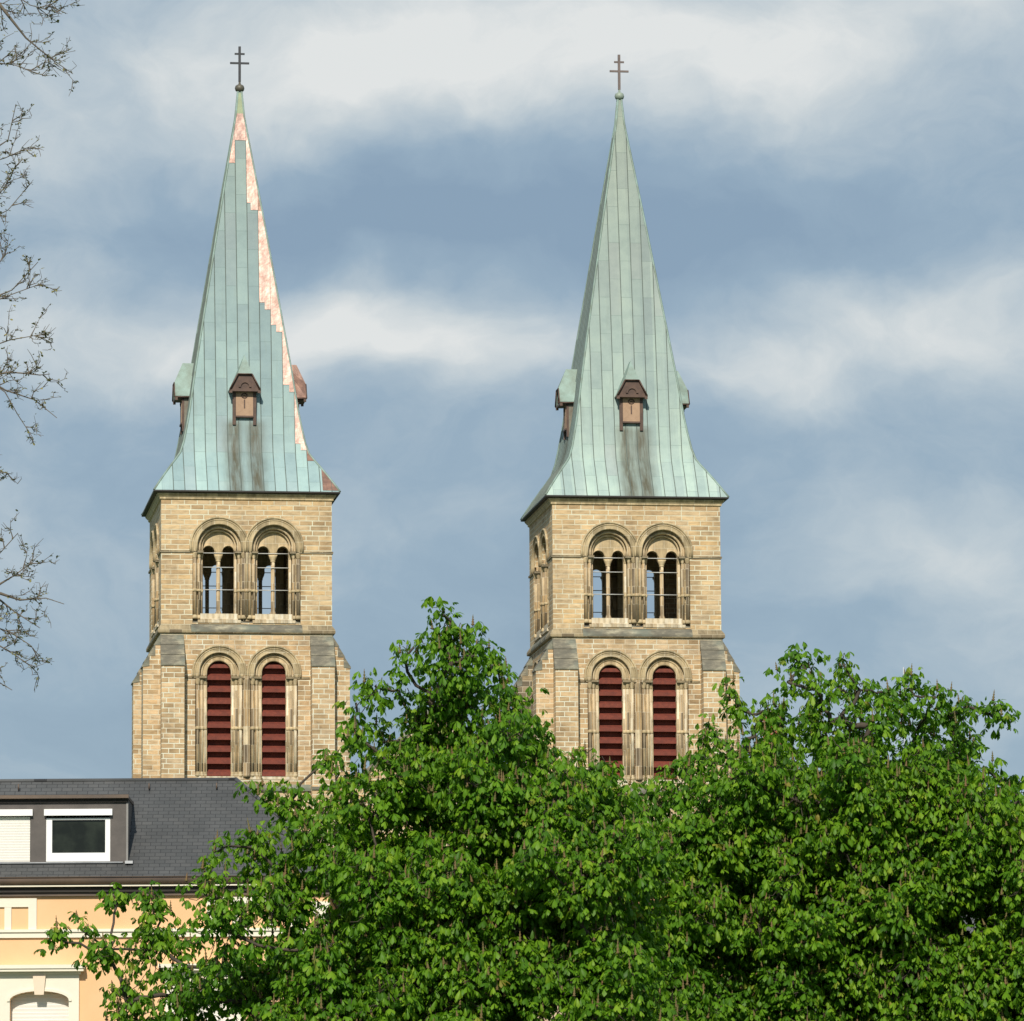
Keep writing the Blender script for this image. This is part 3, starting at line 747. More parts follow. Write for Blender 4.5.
    for k in range(4):
        o = lo if k == 0 else lo.copy()
        q = dm if k == 0 else dm.copy()
        if k: COL.objects.link(o); COL.objects.link(q)
        if k == 3 and old_copper: o.data = o.data.copy(); o.data.materials[0] = COPPER_BR
        o.rotation_euler = (0, 0, -k * math.pi / 2); q.rotation_euler = (0, 0, -k * math.pi / 2)
    # --- finial
    f = MB(); f.lathe([(.09, 56.9 if False else 57.95), (.10, 58.0), (.07, 58.2), (.13, 58.21), (.20, 58.25), (.235, 58.37), (.20, 58.49), (.12, 58.545), (.06, 58.57), (.045, 58.75)], (0, 0, 0), 16)
    f.build('finial_ball', ball_mat, T)
    c = MB(); w_ = .058
    c.box(-w_, w_, -w_, w_, 58.7, 60.42); c.box(-.46, -w_ - .0, -.04, .04, 59.56, 59.65); c.box(w_, .46, -.04, .04, 59.56, 59.65)
    c.box(-.24, -w_, -.04, .04, 60.02, 60.10); c.box(w_, .24, -.04, .04, 60.02, 60.10)
    c.build('double_cross', cross_mat, T)
    return T


cL = front_pt(0, HW); cR = front_pt(18.3603, HW - .5238)
make_tower('left church tower, green copper spire patched with bare pinkish copper along its right edge', PATINA, True, BALLM, IRON, (*cL, 0))
make_tower('right church tower with an evenly pale green copper spire and a green ball', PATINA2, False, BALLM2, IRON2, (*cR, -.1))

# --- nave and gable between the towers
def nave():
    N = thing('church_nave', 'sandstone church nave gable between the two towers, mostly hidden by the tree', 'church', (*front_pt(9.18, 4), 0), PHI)
    w = MB()
    w.prism([(-5.1, 0), (5.1, 0), (5.1, 23.4), (0, 28.3), (-5.1, 23.4)], [arch(0, 1.6, 12, 17)], -2.6, -1.8)
    w.box(-5.1, -4.4, -1.8, 40, 0, 23.2); w.box(4.4, 5.1, -1.8, 40, 0, 23.2)
    w.build('gable_wall', STONE, N)
    c = MB()
    for s in (-1, 1): c.tube([(s * 5.15, -2.3, 23.45), (0, -2.3, 28.45)], .2, 4, sm=False)
    c.build('gable_coping', COPING, N)
    r = MB()
    for s in (-1, 1):
        L = math.hypot(5.3, 5.1)
        r.poly([(s * 5.3, -1.8, 23.0), (s * 5.3, 40, 23.0), (0, 40, 28.1), (0, -1.8, 28.1)], 0, False, [(0, 0), (41.8, 0), (41.8, L), (0, L)])
    r.build('roof', SLATE2, N)
    g_ = MB(); g_.prism(arch(0, 1.6, 12, 17), [], -2.2, -2.1); g_.build('west_window', GLASS, N)
nave()

# ------------------------------------------------------------------ peach house on the left
HB = 120.0
def peach_house():
    H = thing('peach_house', 'peach stucco house with cream window surrounds and grey slate hipped roof, lower left', 'house', (-10.5, HB, 0), 0)
    X = lambda wx_: wx_ + 10.5          # world x -> local
    xl, xr = X(-30), X(-4.05)
    zw, ze = 9.98, 10.38
    w = MB()
    ach = X(-10.33)
    wins = [X(-10.33) + 3.59 * k for k in range(-5, 2)]
    holes = [arch(c, .64, 5.9, 7.74, 14, ry=.2) for c in wins if xl + 1 < c < xr - 1]
    w.prism([(xl, 0), (xr, 0), (xr, zw + .1), (xl, zw + .1)], holes, 0, .3)
    w.box(xr - .3, xr, .3, 11, 0, zw + .1); w.box(xl, xl + .3, .3, 11, 0, zw + .1); w.box(xl, xr, 11, 11.3, 0, zw + .1)
    w.build('wall', STUCCO, H)
    # string course, frieze panels
    s = MB(); s.box(xl - .02, xr + .02, -.06, .0, 9.10, 9.22); s.box(xl - .04, xr + .04, -.10, .0, 9.22, 9.28)
    s.build('string_course', WHITE, H)
    for xa, xb in ((X(-6.70), X(-4.70)), (X(-12.38), X(-10.40)), (X(-17.9), X(-15.9))):
        pn = MB(); z0, z1 = 9.28, 9.96
        pn.box(xa, xa + .18, -.05, 0, z0, z1); pn.box(xb - .18, xb, -.05, 0, z0, z1); pn.box(xa + .18, xb - .18, -.05, 0, z1 - .19, z1)
        for m in (xa + .55, xb - .70): pn.box(m, m + .15, -.045, 0, z0, z1 - .19)
        pn.build('frieze_panel', WHITE, H)
    # arched windows
    def win(c):
        f = MB(); y = -.07
        f.prism([(c - .86, 5.7), (c - .86, 8.30), (c + .86, 8.30), (c + .86, 5.7)], [arch(c, .64, 5.9, 7.74, 14, ry=.2)], y, 0.0)
        f.prism([(x, z) for x, z in arch(c, .70, 7.72, 7.76, 14, ry=.24)] + [(x, z) for x, z in arch(c, .642, 7.72, 7.74, 14, ry=.202)][::-1], [], y - .03, y)
        f.box(c - .97, c + .97, -.27, 0, 8.36, 8.42); f.box(c - 1.0, c + 1.0, -.30, 0, 8.42, 8.50); f.box(c - .9, c + .9, -.12, 0, 8.30, 8.36)
        f.box(c - .9, c + .9, -.2, .0, 5.6, 5.7)
        o = f.build('arched_window', WHITE, H)
        k = MB(); k.prism([(c - .10, 7.86), (c + .10, 7.86), (c + .14, 8.30), (c - .14, 8.30)], [], y - .07, y); k.build('keystone', KEYST, o)
        sh = MB(); zz = 5.9
        while zz < 8.0:
            top = min(zz + .072, 8.1)
            sh.poly([(c - .66, .215, zz), (c + .66, .215, zz), (c + .66, .20, top), (c - .66, .20, top)]); sh.poly([(c - .66, .20, top), (c + .66, .20, top), (c + .66, .215, top + .008), (c - .66, .215, top + .008)])
            zz += .08
        sh.build('roller_shutter', SHUT, o)
    for c in wins:
        if xl + 1 < c < xr - 1: win(c)
    q = MB()
    for i in range(34):
        q.box(xr - (.42 if i % 2 else .3), xr + .03, -.035, .0, i * .29, i * .29 + .28)
    q.build('corner_quoins', WHITE, H)
    # eaves: soffit boards, white line, gutter
    e = MB(); e.box(xl - .35, xr + .35, -.09, .02, zw + .02, zw + .09, 0); e.box(xl - .4, xr + .4, -.15, .05, zw + .10, zw + .20, 1); e.box(xl - .42, xr + .42, -.25, .05, zw + .215, zw + .245, 2)
    e.box(xr, xr + .42, .05, 11.3, zw + .02, zw + .235, 1)
    e.build('eaves', [BROWN, BLACKGAP, WHITE], H)
    gt = MB(); gt.tube([(xl - .5, -.24, ze - .06), (xr + .5, -.24, ze - .06)], .085, 10); gt.tube([(xl - .5, -.32, ze + .015), (xr + .5, -.32, ze + .015)], .014, 5); gt.tube([(xr + .47, -.5, ze - .06), (xr + .47, 11, ze - .06)], .085, 10)
    gt.box(xl - .45, xr + .45, -.2, -.02, zw + .24, ze - .03)
    gt.build('gutter', BROWN, H)
    # roof: four slopes up to a flat deck
    r = MB(); y0 = -.22; rx = xr + .45; d = 2.60; zt = ze + 2.36 ; lx = xl - .45
    L = math.hypot(d, zt - ze)
    r.poly([(lx, y0, ze), (rx, y0, ze), (rx - d, y0 + d, zt), (lx + d, y0 + d, zt)], 0, False, [(lx, 0), (rx, 0), (rx - d, L), (lx + d, L)])
    r.poly([(rx, y0, ze), (rx, 11.7, ze), (rx - d, 11.7 - d, zt), (rx - d, y0 + d, zt)], 0, False, [(y0, 0), (11.7, 0), (11.7 - d, L), (y0 + d, L)])
    r.poly([(lx, y0, ze), (lx, 11.7, ze), (lx + d, 11.7 - d, zt), (lx + d, y0 + d, zt)], 0, False, [(y0, 0), (11.7, 0), (11.7 - d, L), (y0 + d, L)])
    r.poly([(rx, 11.7, ze), (lx, 11.7, ze), (lx + d, 11.7 - d, zt), (rx - d, 11.7 - d, zt)])
    r.poly([(lx + d, y0 + d, zt), (rx - d, y0 + d, zt), (rx - d, 11.7 - d, zt), (lx + d, 11.7 - d, zt)])
    ro = r.build('roof', SLATE, H)
    cp = MB(); cp.tube([(rx, y0, ze + .03), (rx - d, y0 + d, zt + .01)], .05, 6); cp.tube([(rx - d, y0 + d, zt), (lx + d, y0 + d, zt)], .045, 6)
    cp.build('ridge_capping', SLATE2, ro)
    for px_ in (-8.1, -6.6, -11.0):
        hk = MB(); a = X(px_); hk.tube([(a, y0 + d - .25, zt - .22), (a, y0 + d - .33, zt - .22), (a, y0 + d - .33, zt - .10)], .018, 5); hk.build('roof_hook', BROWN, ro)
    # dormer
    sl = (zt - ze) / d
    def yroof(z): return y0 + (z - ze) / sl
    dx0, dx1 = X(-24), X(-8.44); zb, ztp = 10.74, 12.13; yd = yroof(zb) - .02
    D = MB()
    D.poly([(dx1, yd, zb), (dx1, yroof(ztp) + .1, ztp), (dx1, yd, ztp)]); D.poly([(dx0, yd, zb), (dx0, yroof(ztp) + .1, ztp), (dx0, yd, ztp)])
    wh = []
    wd = 1.44; pitch_ = 1.74
    x_last = X(-8.80) - wd
    k = 0; ops = []
    while x_last - pitch_ * k > dx0 + .5:
        a = x_last - pitch_ * k; ops.append((a, a + wd)); k += 1
    D.prism([(dx0, zb), (dx1, zb), (dx1, ztp), (dx0, ztp)], [[(a + .02, zb + .02), (a + .02, zb + 1.17), (b - .02, zb + 1.17), (b - .02, zb + .02)] for a, b in ops], yd, yd + .12)
    Do = D.build('dormer', CLAD, H)
    cap = MB(); cap.box(dx0 - .1, dx1 + .02, yd - .12, yroof(ztp + .08) + .1, ztp + .0, ztp + .065, 0); cap.box(dx0 - .12, dx1 + .03, yd - .16, yd - .12, ztp + .01, ztp + .085, 0)
    cap.box(dx0, dx1, yd - .06, yd - .001, ztp - .07, ztp - .002, 1)
    cap.build('dormer_roof', [BROWN, BLACKGAP], Do)
    apron = MB(); apron.tube([(dx0, yd - .05, zb - .0), (dx1 - .1, yd - .05, zb - .0)], .018, 5); apron.box(dx1 - .05, dx1 + .12, yd - .1, yd + .05, zb - .03, zb + .03)
    apron.build('lead_apron', LEAD, Do)
    for j, (a, b) in enumerate(ops):
        f = MB()
        f.box(a - .02, b + .03, yd - .10, yd - .005, zb + 1.03, zb + 1.17)
        fo = f.build('dormer_window', WHITE2, Do)
        if j == 0 or j % 3 == 0:
            g_ = MB(); g_.prism([(a + .02, zb + .03), (b - .02, zb + .03), (b - .02, zb + .98), (a + .02, zb + .98)], [[(a + .15, zb + .22), (b - .13, zb + .22), (b - .13, zb + .94), (a + .15, zb + .94)]], yd + .015, yd + .10)
            g_.build('frame', WHITE2, fo)
            gl = MB(); gl.poly([(a + .1, yd + .07, zb + .2), (b - .1, yd + .07, zb + .2), (b - .1, yd + .07, zb + .96), (a + .1, yd + .07, zb + .96)]); gl.build('pane', GLASS, fo)
        else:
            sh = MB(); zz = zb + .03
            while zz < zb + 1.0:
                sh.poly([(a + .03, yd + .03, zz), (b - .03, yd + .03, zz), (b - .03, yd + .018, zz + .052), (a + .03, yd + .018, zz + .052)])
                sh.poly([(a + .03, yd + .018, zz + .052), (b - .03, yd + .018, zz + .052), (b - .03, yd + .03, zz + .058), (a + .03, yd + .03, zz + .058)]); zz += .058
            sh.build('roller_shutter', SHUT, fo)
    bd = MB(); bd.box(dx1 - .03, dx1 + .012, yd - .012, yd + .03, zb, ztp - .08); bd.build('corner_bead', BEAD, Do)
peach_house()


# ------------------------------------------------------------------ houses glimpsed through the trees
def plain_house(label, x, y, w, dep, zeave, zridge, rz, wallm, roofm, chim=None, mast=False):
    H = thing('house', label, 'house', (x, y, 0), rz)
    m = MB(); m.box(-w / 2, w / 2, -dep / 2, dep / 2, 0, zeave)
    for s in (-1, 1): m.poly([(s * w / 2, -dep / 2, zeave), (s * w / 2, dep / 2, zeave), (s * w / 2, 0, zridge)])
    m.build('wall', wallm, H)
    r = MB(); L = math.hypot(dep / 2, zridge - zeave)
    for s in (-1, 1):
        r.poly([(-w / 2 - .3, s * (dep / 2 + .3), zeave - .15), (w / 2 + .3, s * (dep / 2 + .3), zeave - .15), (w / 2 + .3, 0, zridge + .1), (-w / 2 - .3, 0, zridge + .1)], 0, False, [(0, 0), (w, 0), (w, L), (0, L)])
    ro = r.build('roof', roofm, H)
    k = int(w // 2.6)
    for fl in range(int(zeave // 3)):
        for i in range(k):
            cx = -w / 2 + (i + .5) * w / k; z = 1.0 + fl * 3
            f = MB(); f.prism([(cx - .6, z - .1), (cx + .6, z - .1), (cx + .6, z + 1.6), (cx - .6, z + 1.6)], [[(cx - .48, z), (cx + .48, z), (cx + .48, z + 1.5), (cx - .48, z + 1.5)]], -dep / 2 - .06, -dep / 2 - .001)
            fo = f.build('window', WHITE, H)
            p = MB(); p.poly([(cx - .5, -dep / 2 - .02, z), (cx + .5, -dep / 2 - .02, z), (cx + .5, -dep / 2 - .02, z + 1.5), (cx - .5, -dep / 2 - .02, z + 1.5)]); p.build('pane', GLASS, fo)
    for c in (chim or []):
        q = MB(); q.box(c - .4, c + .4, -.3, .3, zridge - 1, zridge + 1.3); q.box(c - .46, c + .46, -.36, .36, zridge + 1.3, zridge + 1.42); q.build('chimney', CHIMBR, ro)
    if mast:
        q = MB(); q.tube([(mast, 0, zridge - .3), (mast, 0, zridge + 5.2)], .011, 5); q.build('antenna_mast', ROD, ro)


plain_house('cream house under terracotta tiles glimpsed low through the right tree', 6.0, 132, 8, 9, 8.2, 12.0, R(-6), PLASTER, TILE)
plain_house('slate roofed house with red chimney glimpsed just right of the right tower', 8.9, 185, 4.4, 8, 15.5, 19.0, R(80), PLASTER, SLATE2, [-1.2])
plain_house('grey slate roofed long house at the far right behind the tree', 16.5, 165, 11, 10, 10.5, 14.6, R(5), PLASTER, SLATE2, None, -4.8)
plain_house('cream walled house under slate glimpsed through the middle of the left tree', -.6, 138, 8.0, 9, 8.6, 12.0, R(3), PLASTER, SLATE)


# ------------------------------------------------------------------ trees
rng = np.random.default_rng(11)


def at(px, py, D):
    a, b = px - 512, py - 510.5
    cr, sr = math.cos(ROLL), math.sin(ROLL)
    u = a * cr + b * sr; v = -a * sr + b * cr
    d = (u / F, math.cos(PITCH) + v / F * math.sin(PITCH), math.sin(PITCH) - v / F * math.cos(PITCH))
    return np.array([d[0] / d[1] * D, D, d[2] / d[1] * D + CAMZ])


def leaf_mesh(name, pos, dirs, size, var, material, parent, droop=(.3, 1.35), nl=5, width=.22):
    """one compound leaf (nl drooping leaflets) at each position"""
    N = len(pos)
    up = np.array([0, 0, 1.])
    h = dirs.copy(); h[:, 2] *= .2; h /= np.linalg.norm(h, axis=1, keepdims=True) + 1e-9
    s = np.cross(h, up); s /= np.linalg.norm(s, axis=1, keepdims=True) + 1e-9
    tmpl = np.array([(0, 0, 0), (.5, .62, -.03), (.5, 0, .05), (.5, -.62, -.03), (.8, .9, -.12), (.8, -.9, -.12), (1.0, 0, -.28)])  # x along, y in half widths, z drop
    fq = np.array([(0, 2, 1), (0, 3, 2)]); fq4 = np.array([(1, 2, 6, 4), (2, 3, 5, 6)])
    V = []; lv = []
    tilt0 = rng.uniform(*droop, N)
    roll0 = rng.normal(0, .35, N)
    for i in range(nl):
        a = (i - (nl - 1) / 2) * (2.0 / max(1, (nl - 1) / 2)) * .62 + rng.normal(0, .12, N)
        L = size * (1 - .13 * abs(i - (nl - 1) / 2)) * rng.uniform(.85, 1.15, N)
        tl = tilt0 + rng.normal(0, .22, N)
        hd = h * np.cos(a)[:, None] + s * np.sin(a)[:, None]
        d = hd * np.cos(tl)[:, None] - up * np.sin(tl)[:, None]
        w = np.cross(d, up); w /= np.linalg.norm(w, axis=1, keepdims=True) + 1e-9
        n = np.cross(w, d)
        w2 = w * np.cos(roll0)[:, None] + n * np.sin(roll0)[:, None]; n2 = np.cross(w2, d)
        for (x, y, z) in tmpl:
            V.append(pos + d * (x * L)[:, None] + w2 * (y * width * L)[:, None] + n2 * (z * L)[:, None])
            lv.append(var)
    V = np.stack(V, 1).reshape(-1, 3); lv = np.stack(lv, 1).reshape(-1)
    base = (np.arange(N * nl) * 7)[:, None]
    tri = (base[:, :, None] + fq[None]).reshape(-1, 3); qd = (base[:, :, None] + fq4[None]).reshape(-1, 4)
    me = bpy.data.meshes.new(name)
    me.vertices.add(len(V)); me.vertices.foreach_set('co', V.astype(np.float32).ravel())
    loops = np.concatenate([tri.ravel(), qd.ravel()]); me.loops.add(len(loops)); me.loops.foreach_set('vertex_index', loops.astype(np.int32))
    st = np.concatenate([np.arange(len(tri)) * 3, len(tri) * 3 + np.arange(len(qd)) * 4]); me.polygons.add(len(st))
    me.polygons.foreach_set('loop_start', st.astype(np.int32))
    me.update(calc_edges=True); me.validate()
    me.attributes.new('leafvar', 'FLOAT', 'POINT').data.foreach_set('value', lv.astype(np.float32))
    me.materials.append(material)
    o = bpy.data.objects.new(name, me); COL.objects.link(o); o.parent = parent
    return o


def bez(a, b, c, n):
    return [tuple((1 - t_) ** 2 * a + 2 * t_ * (1 - t_) * b + t_ ** 2 * c) for t_ in np.linspace(0, 1, n)]


def spike(mb, p, hgt, lean, r=.022):
    n = 9; pts = []; rr = []
    for i in range(n + 1):
        q = i / n; pts.append((p[0] + lean[0] * q, p[1] + lean[1] * q, p[2] + hgt * q)); rr.append(r * (1.2 - q) * (1.3 if i % 2 else .55))
    mb.tube(pts, rr, 5)


def chestnut(label, D, lobes, trunk_px, ztrunk, dens=1.0, group=None):
    foot = at(trunk_px, 1000, D); foot[2] = 0
    T = thing('horse_chestnut_tree', label, 'tree', tuple(foot), 0, group)
    pos = []; dirs = []; wood = MB(); tips = []
    kk = D / F
    top = np.array([0, 0, ztrunk])
    # trunk
    wood.tube([(0, 0, -.2), (.03, .02, 1.2), (-.05, 0, 2.6), (.05, .05, ztrunk)], [.34, .27, .24, .2], 12)
    cs = []
    for (lx, ly, lr, ld) in lobes:
        c0 = at(lx, ly, D + ld) - foot; r0_ = lr * kk
        if lr < 38: cs.append((c0, r0_)); continue
        for _ in range(int(round(3.3 * (lr / 38) ** 2))):
            v = rng.normal(0, 1, 3); v /= np.linalg.norm(v)
            cs.append((c0 + v * r0_ * .8 * rng.random() ** .5, kk * rng.uniform(19, 31)))
    cs.sort(key=lambda q: np.linalg.norm((q[0] - top) * np.array([1, 1, .8])))
    par = []; nodes = [top]
    for i, (c, r) in enumerate(cs):
        best = -1; bd = np.linalg.norm(c - top) * 1.25
        for j in range(i):
            e = c - cs[j][0]; dd = np.linalg.norm(e)
            cost = dd * (1.0 + (.9 if e[2] < -.1 else 0)) + .10 * np.linalg.norm(cs[j][0] - top)
            if cost < bd: bd = cost; best = j
        par.append(best)
    load = [1.0] * len(cs)
    for i in range(len(cs) - 1, -1, -1):
        if par[i] >= 0: load[par[i]] += load[i]
    for i, (c, r) in enumerate(cs):
        a = top if par[i] < 0 else cs[par[i]][0]
        e = c - a; R1 = .007 + .0085 * load[i] ** .62; R0 = R1 * 1.12
        m1 = a + e * .5 + np.array([0, 0, (-.10 if e[2] > 0 else .12) * np.linalg.norm(e)]) + rng.normal(0, .05, 3)
        P = bez(a, m1, c, 6); P = [P[0]] + [tuple(np.array(p_) + rng.normal(0, .02, 3)) for p_ in P[1:-1]] + [P[-1]]
        wood.tube(P, [R0 + (R1 - R0) * q / 5 for q in range(6)], 6)
        n = int(max(7, dens * 27 * (r / .30) ** 1.95))
        for _ in range(n):
            v = rng.normal(0, 1, 3); v /= np.linalg.norm(v)
            rr = r * (.15 + .98 * rng.random() ** .6)
            tip = c + v * rr + rng.normal(0, .05, 3)
            tips.append((tip, v, c))
    # thin out tips that crowd one another
    keep = []; cells = {}
    for tp in tips:
        key = tuple(np.floor(tp[0] / .095 + .3 * np.sin(tp[0][[1, 2, 0]] * 9)).astype(int))
        if cells.get(key, 0) >= 1: continue
        cells[key] = cells.get(key, 0) + 1; keep.append(tp)
    blossoms = []
    for tip, v, c in keep:
        s0 = c + (tip - c) * .5 + rng.normal(0, .06, 3)
        m = (s0 + tip) / 2 + np.array([0, 0, -.04])
        wood.tube([tuple(s0), tuple(m), tuple(tip)], [.006, .005, .004], 4, caps=False)
        k = rng.integers(4, 7); a0 = rng.random() * 6.28
        for j in range(k):
            a = a0 + j * 2.4
            d = np.array([math.cos(a), math.sin(a), .15 + .3 * rng.random()]); d = d + v * .45; d /= np.linalg.norm(d)
            pl_ = rng.uniform(.04, .16)
            pos.append(tip + d * pl_ + np.array([0, 0, rng.uniform(-.12, .05)])); dirs.append(d)
        if rng.random() < .34: blossoms.append((tip, rng.uniform(.08, .20)))
    pos = np.array(pos); dirs = np.array(dirs); N = len(pos)
    clv = rng.random(N) * .7 + .3 * rng.random(N)
    leaf_mesh('crown', pos, dirs, rng.uniform(.075, .16, N), clv, LEAF, T)
    wood.build('trunk', BARK, T)
    # blossom spikes: the hundred nearest the camera are parts, the rest one mesh
    blossoms.sort(key=lambda b: b[0][1])
    vis = [b for b in blossoms if b[0][2] > 4.6]
    pick = vis[:100]; pid = set(id(b) for b in pick); rest = MB()
    protos = []
    for i in range(5):
        m_ = MB(); spike(m_, (0, 0, 0), .2, rng.normal(0, .015, 2), .02); protos.append(m_)
    for i, (tip, hgt) in enumerate(pick):
        if i < 5: o = protos[i].build('blossom_spike', BLOSSOM, T)
        else:
            o = first[i % 5].copy(); COL.objects.link(o)
        if i == 0: first = []
        if i < 5: first.append(o)
        o.location = tuple(tip); s_ = hgt / .2; o.scale = (1, 1, s_); o.parent = T; o.rotation_euler = (0, 0, i)
    for b in blossoms:
        if id(b) not in pid: spike(rest, b[0], b[1], rng.normal(0, .015, 2), .02)
    rest.build('blossom_spikes', BLOSSOM, T, kind='stuff')
    print('TREE', label[:30], 'tips', len(keep), 'leaves', N)
    return T


A = [(443, 615, 13), (460, 630, 15), (437, 633, 10), (480, 650, 13), (452, 662, 20), (492, 666, 17), (414, 647, 11), (406, 663, 6), (512, 700, 22), (472, 700, 30), (432, 700, 18),
     (375, 686, 12), (398, 690, 12), (356, 703, 11), (357, 735, 15), (383, 742, 16), (420, 745, 30), (480, 748, 38), (530, 742, 22), (345, 775, 18), (329, 758, 8), (560, 790, 34), (597, 768, 15),
     (604, 800, 34), (505, 805, 48), (435, 800, 44), (372, 800, 30), (290, 802, 22), (262, 790, 12), (312, 835, 32), (258, 850, 24), (217, 852, 9), (212, 888, 22), (160, 905, 18), (118, 900, 10),
     (57, 938, 8), (82, 930, 9), (110, 948, 18), (160, 948, 32), (128, 1005, 28), (225, 930, 36), (290, 895, 40), (185, 1005, 36), (240, 1000, 40)]
A = [(x, y, r, float(rng.uniform(-1, 1) * min(1.6, .2 + (y - 600) / 180))) for x, y, r in A]
for (x, y, r) in [(370, 875, 52), (450, 885, 60), (535, 880, 60), (610, 870, 46), (320, 950, 50), (400, 970, 65), (500, 975, 75), (600, 960, 65), (300, 1040, 70), (460, 1060, 80), (600, 1050, 80), (170, 1080, 60), (350, 1140, 90), (520, 1150, 90)]:
    A.append((x, y, r, -1.7)); A.append((x - 6, y + 6, r * .8, -.6)); A.append((x + 25, y - 12, r * .9, .4))
    if y < 1000: A.append((x - 15, y + 18, r * .85, 2.2))
A += [(450, 690, 24, .3), (500, 735, 30, -.5), (455, 740, 34, .6), (405, 775, 30, -.4), (535, 775, 34, .8), (470, 790, 40, -1.0), (395, 830, 36, .5), (340, 815, 26, 0.), (560, 825, 40, -1.2), (610, 815, 34, .7), (580, 775, 20, 0.), (430, 725, 26, .4), (445, 645, 14, .1), (440, 838, 26, .3), (480, 842, 28, -.4), (518, 838, 26, .8), (515, 725, 18, .1), (350, 850, 34, 1.0)]
B = [(795, 655, 11), (806, 669, 10), (788, 682, 12), (815, 688, 13), (843, 664, 9), (838, 685, 7), (860, 690, 13), (885, 693, 15), (910, 689, 14), (935, 697, 14), (950, 714, 8), (968, 709, 13), (990, 714, 13), (1000, 716, 8),
     (731, 691, 8), (741, 711, 12), (765, 712, 12), (716, 736, 15), (700, 762, 17), (745, 745, 20), (790, 728, 28), (830, 722, 28), (870, 726, 28), (915, 731, 25), (958, 745, 23), (984, 768, 17), (1004, 790, 12), (1022, 800, 14),
     (680, 788, 22), (722, 790, 32), (650, 802, 22), (632, 818, 20)]
B = [(x, y, r, float(rng.uniform(-1, 1) * min(1.8, .2 + (y - 640) / 110))) for x, y, r in B]
for (x, y, r) in [(770, 785, 44), (850, 780, 50), (928, 790, 46), (988, 818, 36), (705, 838, 44), (785, 850, 56), (875, 850, 60), (965, 870, 58), (1045, 860, 56), (655, 860, 34), (700, 920, 56), (800, 935, 68), (900, 940, 72), (1000, 950, 70), (1080, 950, 66),
                  (640, 960, 40), (700, 1010, 66), (810, 1030, 84), (930, 1040, 84), (1040, 1050, 84), (1130, 1020, 70), (760, 1120, 90), (900, 1140, 90), (1030, 1140, 90), (1130, 1120, 70)]:
    B.append((x, y, r, -1.8)); B.append((x + 8, y + 4, r * .8, -.7)); B.append((x + 22, y - 10, r * .9, .5))
    if y < 1000: B.append((x - 18, y + 16, r * .85, 2.4))
chestnut('leafy horse chestnut in front of the left tower, its pointed top between the two towers', 72, A, 430, 3.4, 1.0, 'horse chestnuts in front of the church')
chestnut('broad leafy horse chestnut filling the lower right, against open sky right of the towers', 78, B, 865, 3.4, 1.0, 'horse chestnuts in front of the church')


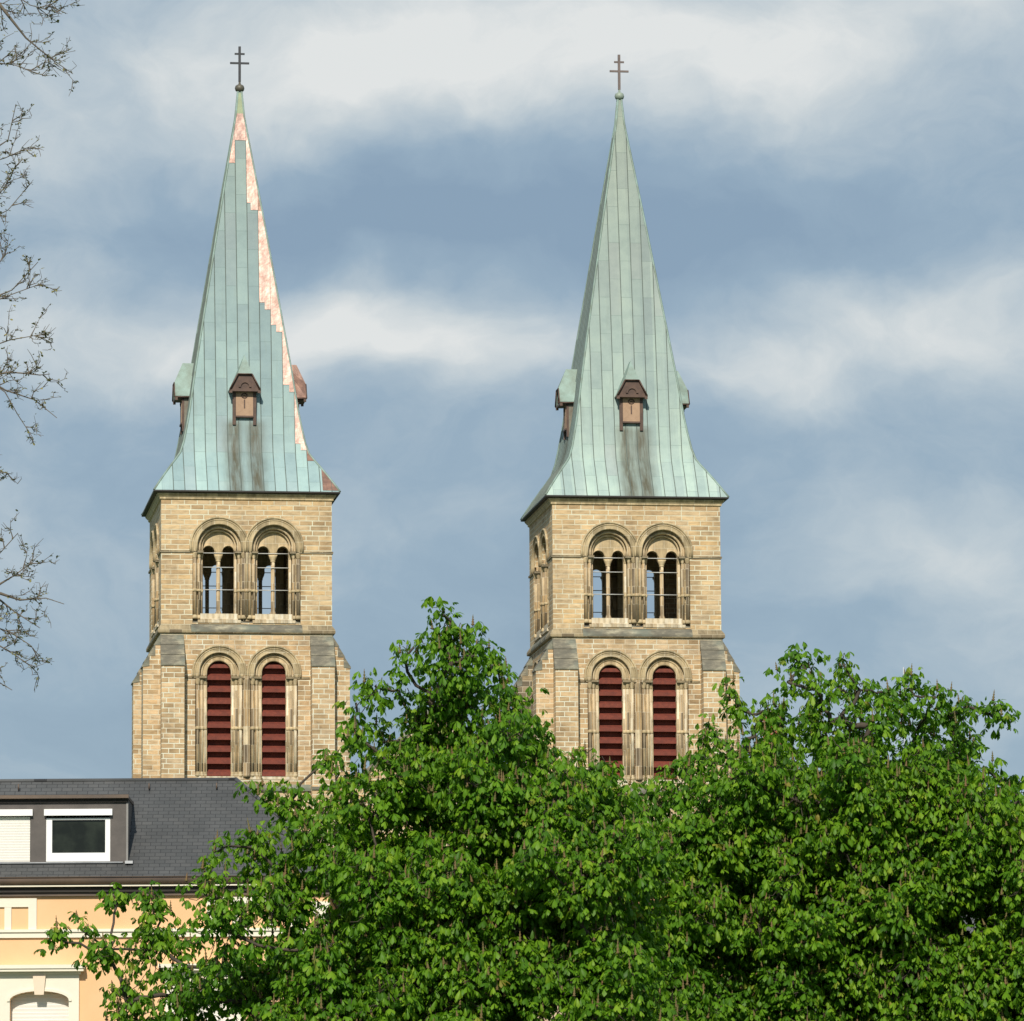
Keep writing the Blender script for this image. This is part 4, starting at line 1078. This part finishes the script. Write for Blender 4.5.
def budding_tree():
    D = 30.0; foot = at(-330, 1000, D); foot[2] = 0
    T = thing('budding_tree', 'nearly bare budding tree whose twigs reach in at the left edge', 'tree', tuple(foot), 0)
    wood = MB(); tw = MB(); P_ = []; d_ = []
    def L(px, py, dd=0): return at(px, py, D + dd) - foot
    wood.tube([(0, 0, -.1), (.03, 0, 2), (-.04, .05, 4.5), tuple(L(-335, 300)), tuple(L(-325, -150)), tuple(L(-330, -420))], [.20, .16, .13, .10, .06, .02], 10)
    def buds(p, q, step=.045, sz=(.012, .03)):
        v = q - p; n = int(np.linalg.norm(v) / step)
        for i in range(n + 1):
            r_ = rng.normal(0, 1, 3); r_ /= np.linalg.norm(r_)
            P_.append(p + v * (i / max(1, n)) + r_ * .006); d_.append(r_)
    def branch(pts, r0, r1, sub=6, ln=.25, lvl=0, spread=.9):
        n = len(pts); mbx = wood
        rr = [r1 * (1 - .55 * i / (n - 1)) + (r0 - r1) * (1 - i / (n - 1)) ** 2.6 for i in range(n)]
        mbx.tube([tuple(p) for p in pts], rr, 6 if lvl == 0 else 4, caps=False)
        for a, b in zip(pts, pts[1:]):
            if lvl > 0 or a[0] > 1.0: buds(a, b)
        if lvl >= 3: return
        for k in range(sub):
            t_ = rng.uniform(.15, .98) * (n - 1); i = min(n - 2, int(t_)); f_ = t_ - i
            p = pts[i] * (1 - f_) + pts[i + 1] * f_; d = pts[i + 1] - pts[i]; d /= np.linalg.norm(d)
            side = rng.normal(0, 1, 3); side -= d * (side @ d); side /= np.linalg.norm(side)
            dd = d * .75 + side * spread * .8; dd[2] += .15; dd /= np.linalg.norm(dd)
            l = ln * rng.uniform(.4, 1.0)
            q1 = p + dd * l * .5 + rng.normal(0, .012, 3); q2 = q1 + (dd + np.array([0, 0, .2])) * l * .5 + rng.normal(0, .012, 3)
            branch([p, q1, q2], r1 * .9 if lvl == 0 else r0 * .65, .0022, (3 if lvl == 0 else 1) if lvl < 2 else 0, ln * .55, lvl + 1, spread)
    limbs = [[(-320, 120), (-180, 20), (-60, -30), (0, 5), (26, 38), (50, 58), (73, 74)],
             [(-180, 20), (-90, -50), (-20, -30), (30, 5), (62, 14)],
             [(-60, -30), (-40, 30), (-10, 62), (15, 65), (32, 72)],
             [(-320, 330), (-170, 230), (-60, 190), (-15, 155), (8, 140), (16, 104)],
             [(-60, 190), (-20, 165), (5, 158), (29, 147)],
             [(-170, 230), (-80, 240), (-15, 222), (8, 210), (31, 183)],
             [(-40, 232), (-10, 205), (4, 188), (14, 170)],
             [(-330, 470), (-160, 360), (-60, 320), (-12, 300), (12, 290), (38, 262)],
             [(-60, 320), (-15, 305), (10, 295), (40, 284)],
             [(-100, 330), (-40, 290), (-8, 272), (8, 252)],
             [(-160, 360), (-70, 400), (-20, 375), (5, 392), (18, 415), (33, 438)],
             [(-20, 375), (5, 390), (35, 400), (57, 418)],
             [(-20, 378), (10, 372), (40, 375), (50, 374)], [(-60, 385), (-20, 350), (10, 340), (38, 335)],
             [(-60, 398), (-20, 465), (0, 472), (12, 474)],
             [(-330, 640), (-170, 560), (-60, 570), (-10, 590), (20, 600), (46, 598), (64, 604)],
             [(-60, 570), (-15, 560), (0, 553), (18, 533)],
             [(-10, 590), (15, 575), (35, 560)],
             [(-170, 560), (-90, 630), (-20, 622), (10, 632), (30, 645), (43, 660)],
             [(-60, 625), (-10, 640), (15, 655), (33, 668)], [(-20, 640), (-5, 680), (12, 690)], [(-10, 592), (15, 612), (40, 628)]]
    for i, l in enumerate(limbs):
        pts = [L(x, y, rng.normal(0, .06) if x > -100 else 0) for x, y in l]
        far = l[0][0] < -250
        branch(pts, .045 if far else .0075, .0042, (14 if i < 3 else 7) if i not in (14, 20) else 3, .19 if i < 3 else .14)
    wood.build('branches', TWIG, T)
    P_ = np.array(P_); d_ = np.array(d_); N = len(P_); sel = rng.random(N) < .6; P_ = P_[sel]; d_ = d_[sel]; N = len(P_)
    leaf_mesh('buds', P_, d_, rng.uniform(.010, .026, N), rng.random(N), BUDLEAF, T, droop=(-.9, .3), nl=2, width=.33)
    print('BUDS', N)
budding_tree()
for o in list(bpy.data.objects):
    if o.type == 'MESH' and o.parent is None and 'kind' not in o: print('LOOSE', o.name)
